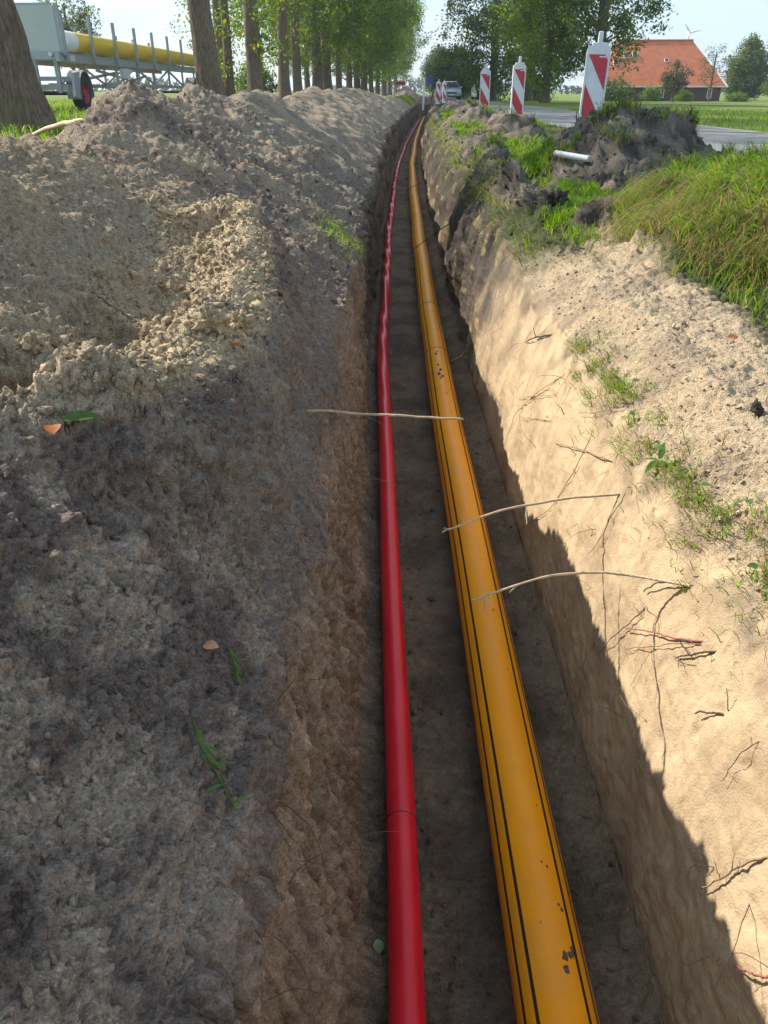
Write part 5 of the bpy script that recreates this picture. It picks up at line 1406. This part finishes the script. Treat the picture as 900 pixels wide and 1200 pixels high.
# ------------------------------------------------------------------ vehicles, worker
def car(x, y, label):
    o = empty('parked_car', (x, y, .02), 0, label, 'car')
    mb = MB(); w_ = .88
    prof = [(-2.05, .28), (-2.12, .5), (-2.05, .72), (-1.2, .92), (-.55, .97), (1.3, 1.0), (2.0, .95), (2.1, .6), (2.05, .28)]
    mb.prism(prof, 'x', -w_, w_); mb.build('body', M['silver'], o)
    cab = [(-1.15, .93), (-.45, 1.38), (.1, 1.47), (1.1, 1.42), (1.9, .98)]
    mb = MB(); n = len(cab)
    vs = [(-w_ * (.95 if z < 1.1 else .72), y_, z) for (y_, z) in cab] + [(w_ * (.95 if z < 1.1 else .72), y_, z) for (y_, z) in cab]
    mb.add(vs, [tuple(range(n - 1, -1, -1)), tuple(range(n, 2 * n))] + [(k, (k + 1) % n, n + (k + 1) % n, n + k) for k in range(n)]); mb.build('cabin', M['silver'], o)
    mb = MB(); mb.add([(-.76, -1.10, .98), (.76, -1.10, .98), (.60, -.50, 1.365), (-.60, -.50, 1.365)], [(0, 1, 2, 3)]); mb.v = [(a, b - .03, c + .03) for (a, b, c) in mb.v]; mb.build('windscreen', M['glass'], o)
    for sx in (-1, 1):
        mb = MB(); mb.box((sx * .64, -2.10, .68), (.34, .10, .14), bev=.02); mb.build('headlight', M['lampglass'], o)
        mb = MB(); mb.box((sx * .96, -.75, 1.0), (.16, .1, .12), bev=.02); mb.build('wing_mirror', M['silver'], o)
        for yy in (-1.3, 1.3):
            mb = MB(); mb.lathe([(0, .1), (.2, .1), (.3, .09), (.31, .0), (.3, -.09), (0, -.1)], 'x', (sx * .80, yy, .30), 20); mb.build('wheel', M['rubber'], o, True, True)
    mb = MB(); mb.box((0, -2.13, .55), (.9, .06, .12)); mb.build('grille', M['dark'], o)
    mb = MB(); mb.box((0, -2.135, .40), (.5, .05, .11)); mb.build('number_plate', M['wframe'], o)
car(6.1, 81, 'silver car on the road beyond the far marker boards')
def van(x, y, label):
    o = empty('parked_van', (x, y, float(G(np.float64(x), np.float64(y)))), R(4), label, 'van')
    mb = MB(); mb.box((0, 2.1, 1.12), (1.75, 4.2, 1.65), bev=.10); mb.build('body', M['vanwhite'], o)
    for sx in (-.43, .43):
        mb = MB(); mb.box((sx, -.012, 1.42), (.70, .03, .72), bev=.01); mb.build('rear_window', M['glass'], o)
    mb = MB(); mb.box((0, -.03, .42), (1.7, .12, .2), bev=.03); mb.build('bumper', M['dark'], o)
    for sx in (-1, 1):
        mb = MB(); mb.box((sx * .80, -.01, 1.0), (.12, .04, .35)); mb.build('tail_lamp', M['red'], o)
        for yy in (.9, 3.4):
            mb = MB(); mb.lathe([(0, .1), (.2, .1), (.3, .09), (.32, 0), (.3, -.09), (0, -.1)], 'x', (sx * .78, yy, .32), 20); mb.build('wheel', M['rubber'], o, True, True)
van(11.0, 94.5, 'white van with dark rear windows parked behind the third marker board')
def person(x, y, label):
    o = empty('person', (x, y, float(G(np.float64(x), np.float64(y)))), R(35), label, 'person')
    J = {'pel': (0, 0, .95, .13), 'chest': (0, -.06, 1.28, .155), 'neck': (0, -.10, 1.48, .065), 'head': (0, -.14, 1.60, .085), 'top': (0, -.15, 1.70, .075),
         'shl': (-.17, -.07, 1.40, .075), 'ell': (-.25, -.12, 1.14, .05), 'wrl': (-.20, -.33, 1.02, .035), 'hal': (-.18, -.41, 1.01, .03), 'shr': (.17, -.07, 1.40, .075), 'elr': (.25, -.10, 1.13, .05), 'wrr': (.22, -.30, .98, .035), 'har': (.21, -.38, .97, .03),
         'hil': (-.10, 0, .88, .10), 'knl': (-.12, -.03, .50, .07), 'anl': (-.12, .02, .10, .05), 'tol': (-.13, -.14, .05, .04), 'hir': (.10, 0, .88, .10), 'knr': (.12, -.05, .50, .07), 'anr': (.13, .02, .10, .05), 'tor': (.15, -.14, .05, .04)}
    E = [('pel', 'chest'), ('chest', 'neck'), ('neck', 'head'), ('head', 'top'), ('chest', 'shl'), ('shl', 'ell'), ('ell', 'wrl'), ('wrl', 'hal'), ('chest', 'shr'), ('shr', 'elr'), ('elr', 'wrr'), ('wrr', 'har'), ('pel', 'hil'), ('hil', 'knl'), ('knl', 'anl'), ('anl', 'tol'), ('pel', 'hir'), ('hir', 'knr'), ('knr', 'anr'), ('anr', 'tor')]
    def skin(name, keys, grow, mat):
        ks = [k for k in J if k in keys]; me = bpy.data.meshes.new(name)
        me.from_pydata([J[k][:3] for k in ks], [(ks.index(a), ks.index(b)) for a, b in E if a in ks and b in ks], [])
        ob = bpy.data.objects.new(name, me); COL.objects.link(ob); ob.parent = o
        md = ob.modifiers.new('skin', 'SKIN'); me.skin_vertices
        for i, k in enumerate(ks): me.skin_vertices[0].data[i].radius = (J[k][3] + grow, J[k][3] + grow)
        me.skin_vertices[0].data[0].use_root = True
        sb = ob.modifiers.new('sub', 'SUBSURF'); sb.levels = 2; sb.render_levels = 2
        me.materials.append(mat); return ob
    def sv(ob):
        pass
    for nm, keys, gr, mt in (('body', list(J), 0, M['skin']), ('jacket', ['pel', 'chest', 'shl', 'ell', 'wrl', 'shr', 'elr', 'wrr'], .022, M['hivis']), ('trousers', ['pel', 'hil', 'knl', 'anl', 'hir', 'knr', 'anr'], .014, M['denim'])):
        me = bpy.data.meshes.new('tmp')
        ks = [k for k in J if k in keys]
        me.from_pydata([J[k][:3] for k in ks], [(ks.index(a), ks.index(b)) for a, b in E if a in ks and b in ks], [])
        ob = bpy.data.objects.new(nm, me); COL.objects.link(ob); ob.parent = o
        ob.modifiers.new('skin', 'SKIN')
        if not me.skin_vertices: 
            bpy.context.view_layer.objects.active = ob
            try: bpy.ops.mesh.customdata_skin_add()
            except Exception: pass
        for i, k in enumerate(ks):
            me.skin_vertices[0].data[i].radius = (J[k][3] + gr, J[k][3] + gr)
        me.skin_vertices[0].data[0].use_root = True
        sb = ob.modifiers.new('sub', 'SUBSURF'); sb.levels = 2; sb.render_levels = 2
        me.materials.append(mt)
    mb = MB(); mb.lathe([(.096, .0), (.098, .04), (.085, .085), (.05, .115), (0, .125)], 'z', (0, -.15, 1.65), 16); mb.build('helmet', M['vanwhite'], o, True)
    return o
person(10.0, 93, 'person in a yellow-green hi-vis jacket standing beside the white van')

# ------------------------------------------------------------------ haze
hm_ = bpy.data.materials.new('haze'); hm_.use_nodes = True
ht = hm_.node_tree; ht.nodes.clear()
pv = ht.nodes.new('ShaderNodeVolumePrincipled'); ho = ht.nodes.new('ShaderNodeOutputMaterial')
pv.inputs['Color'].default_value = (.86, .93, 1.0, 1); pv.inputs['Density'].default_value = .0005; pv.inputs['Anisotropy'].default_value = .3
ht.links.new(pv.outputs[0], ho.inputs['Volume'])
mb = MB(); mb.box((0, 1500, 13.0), (9000, 9000, 34.0)); hz = mb.build('haze', hm_); hz['kind'] = 'stuff'
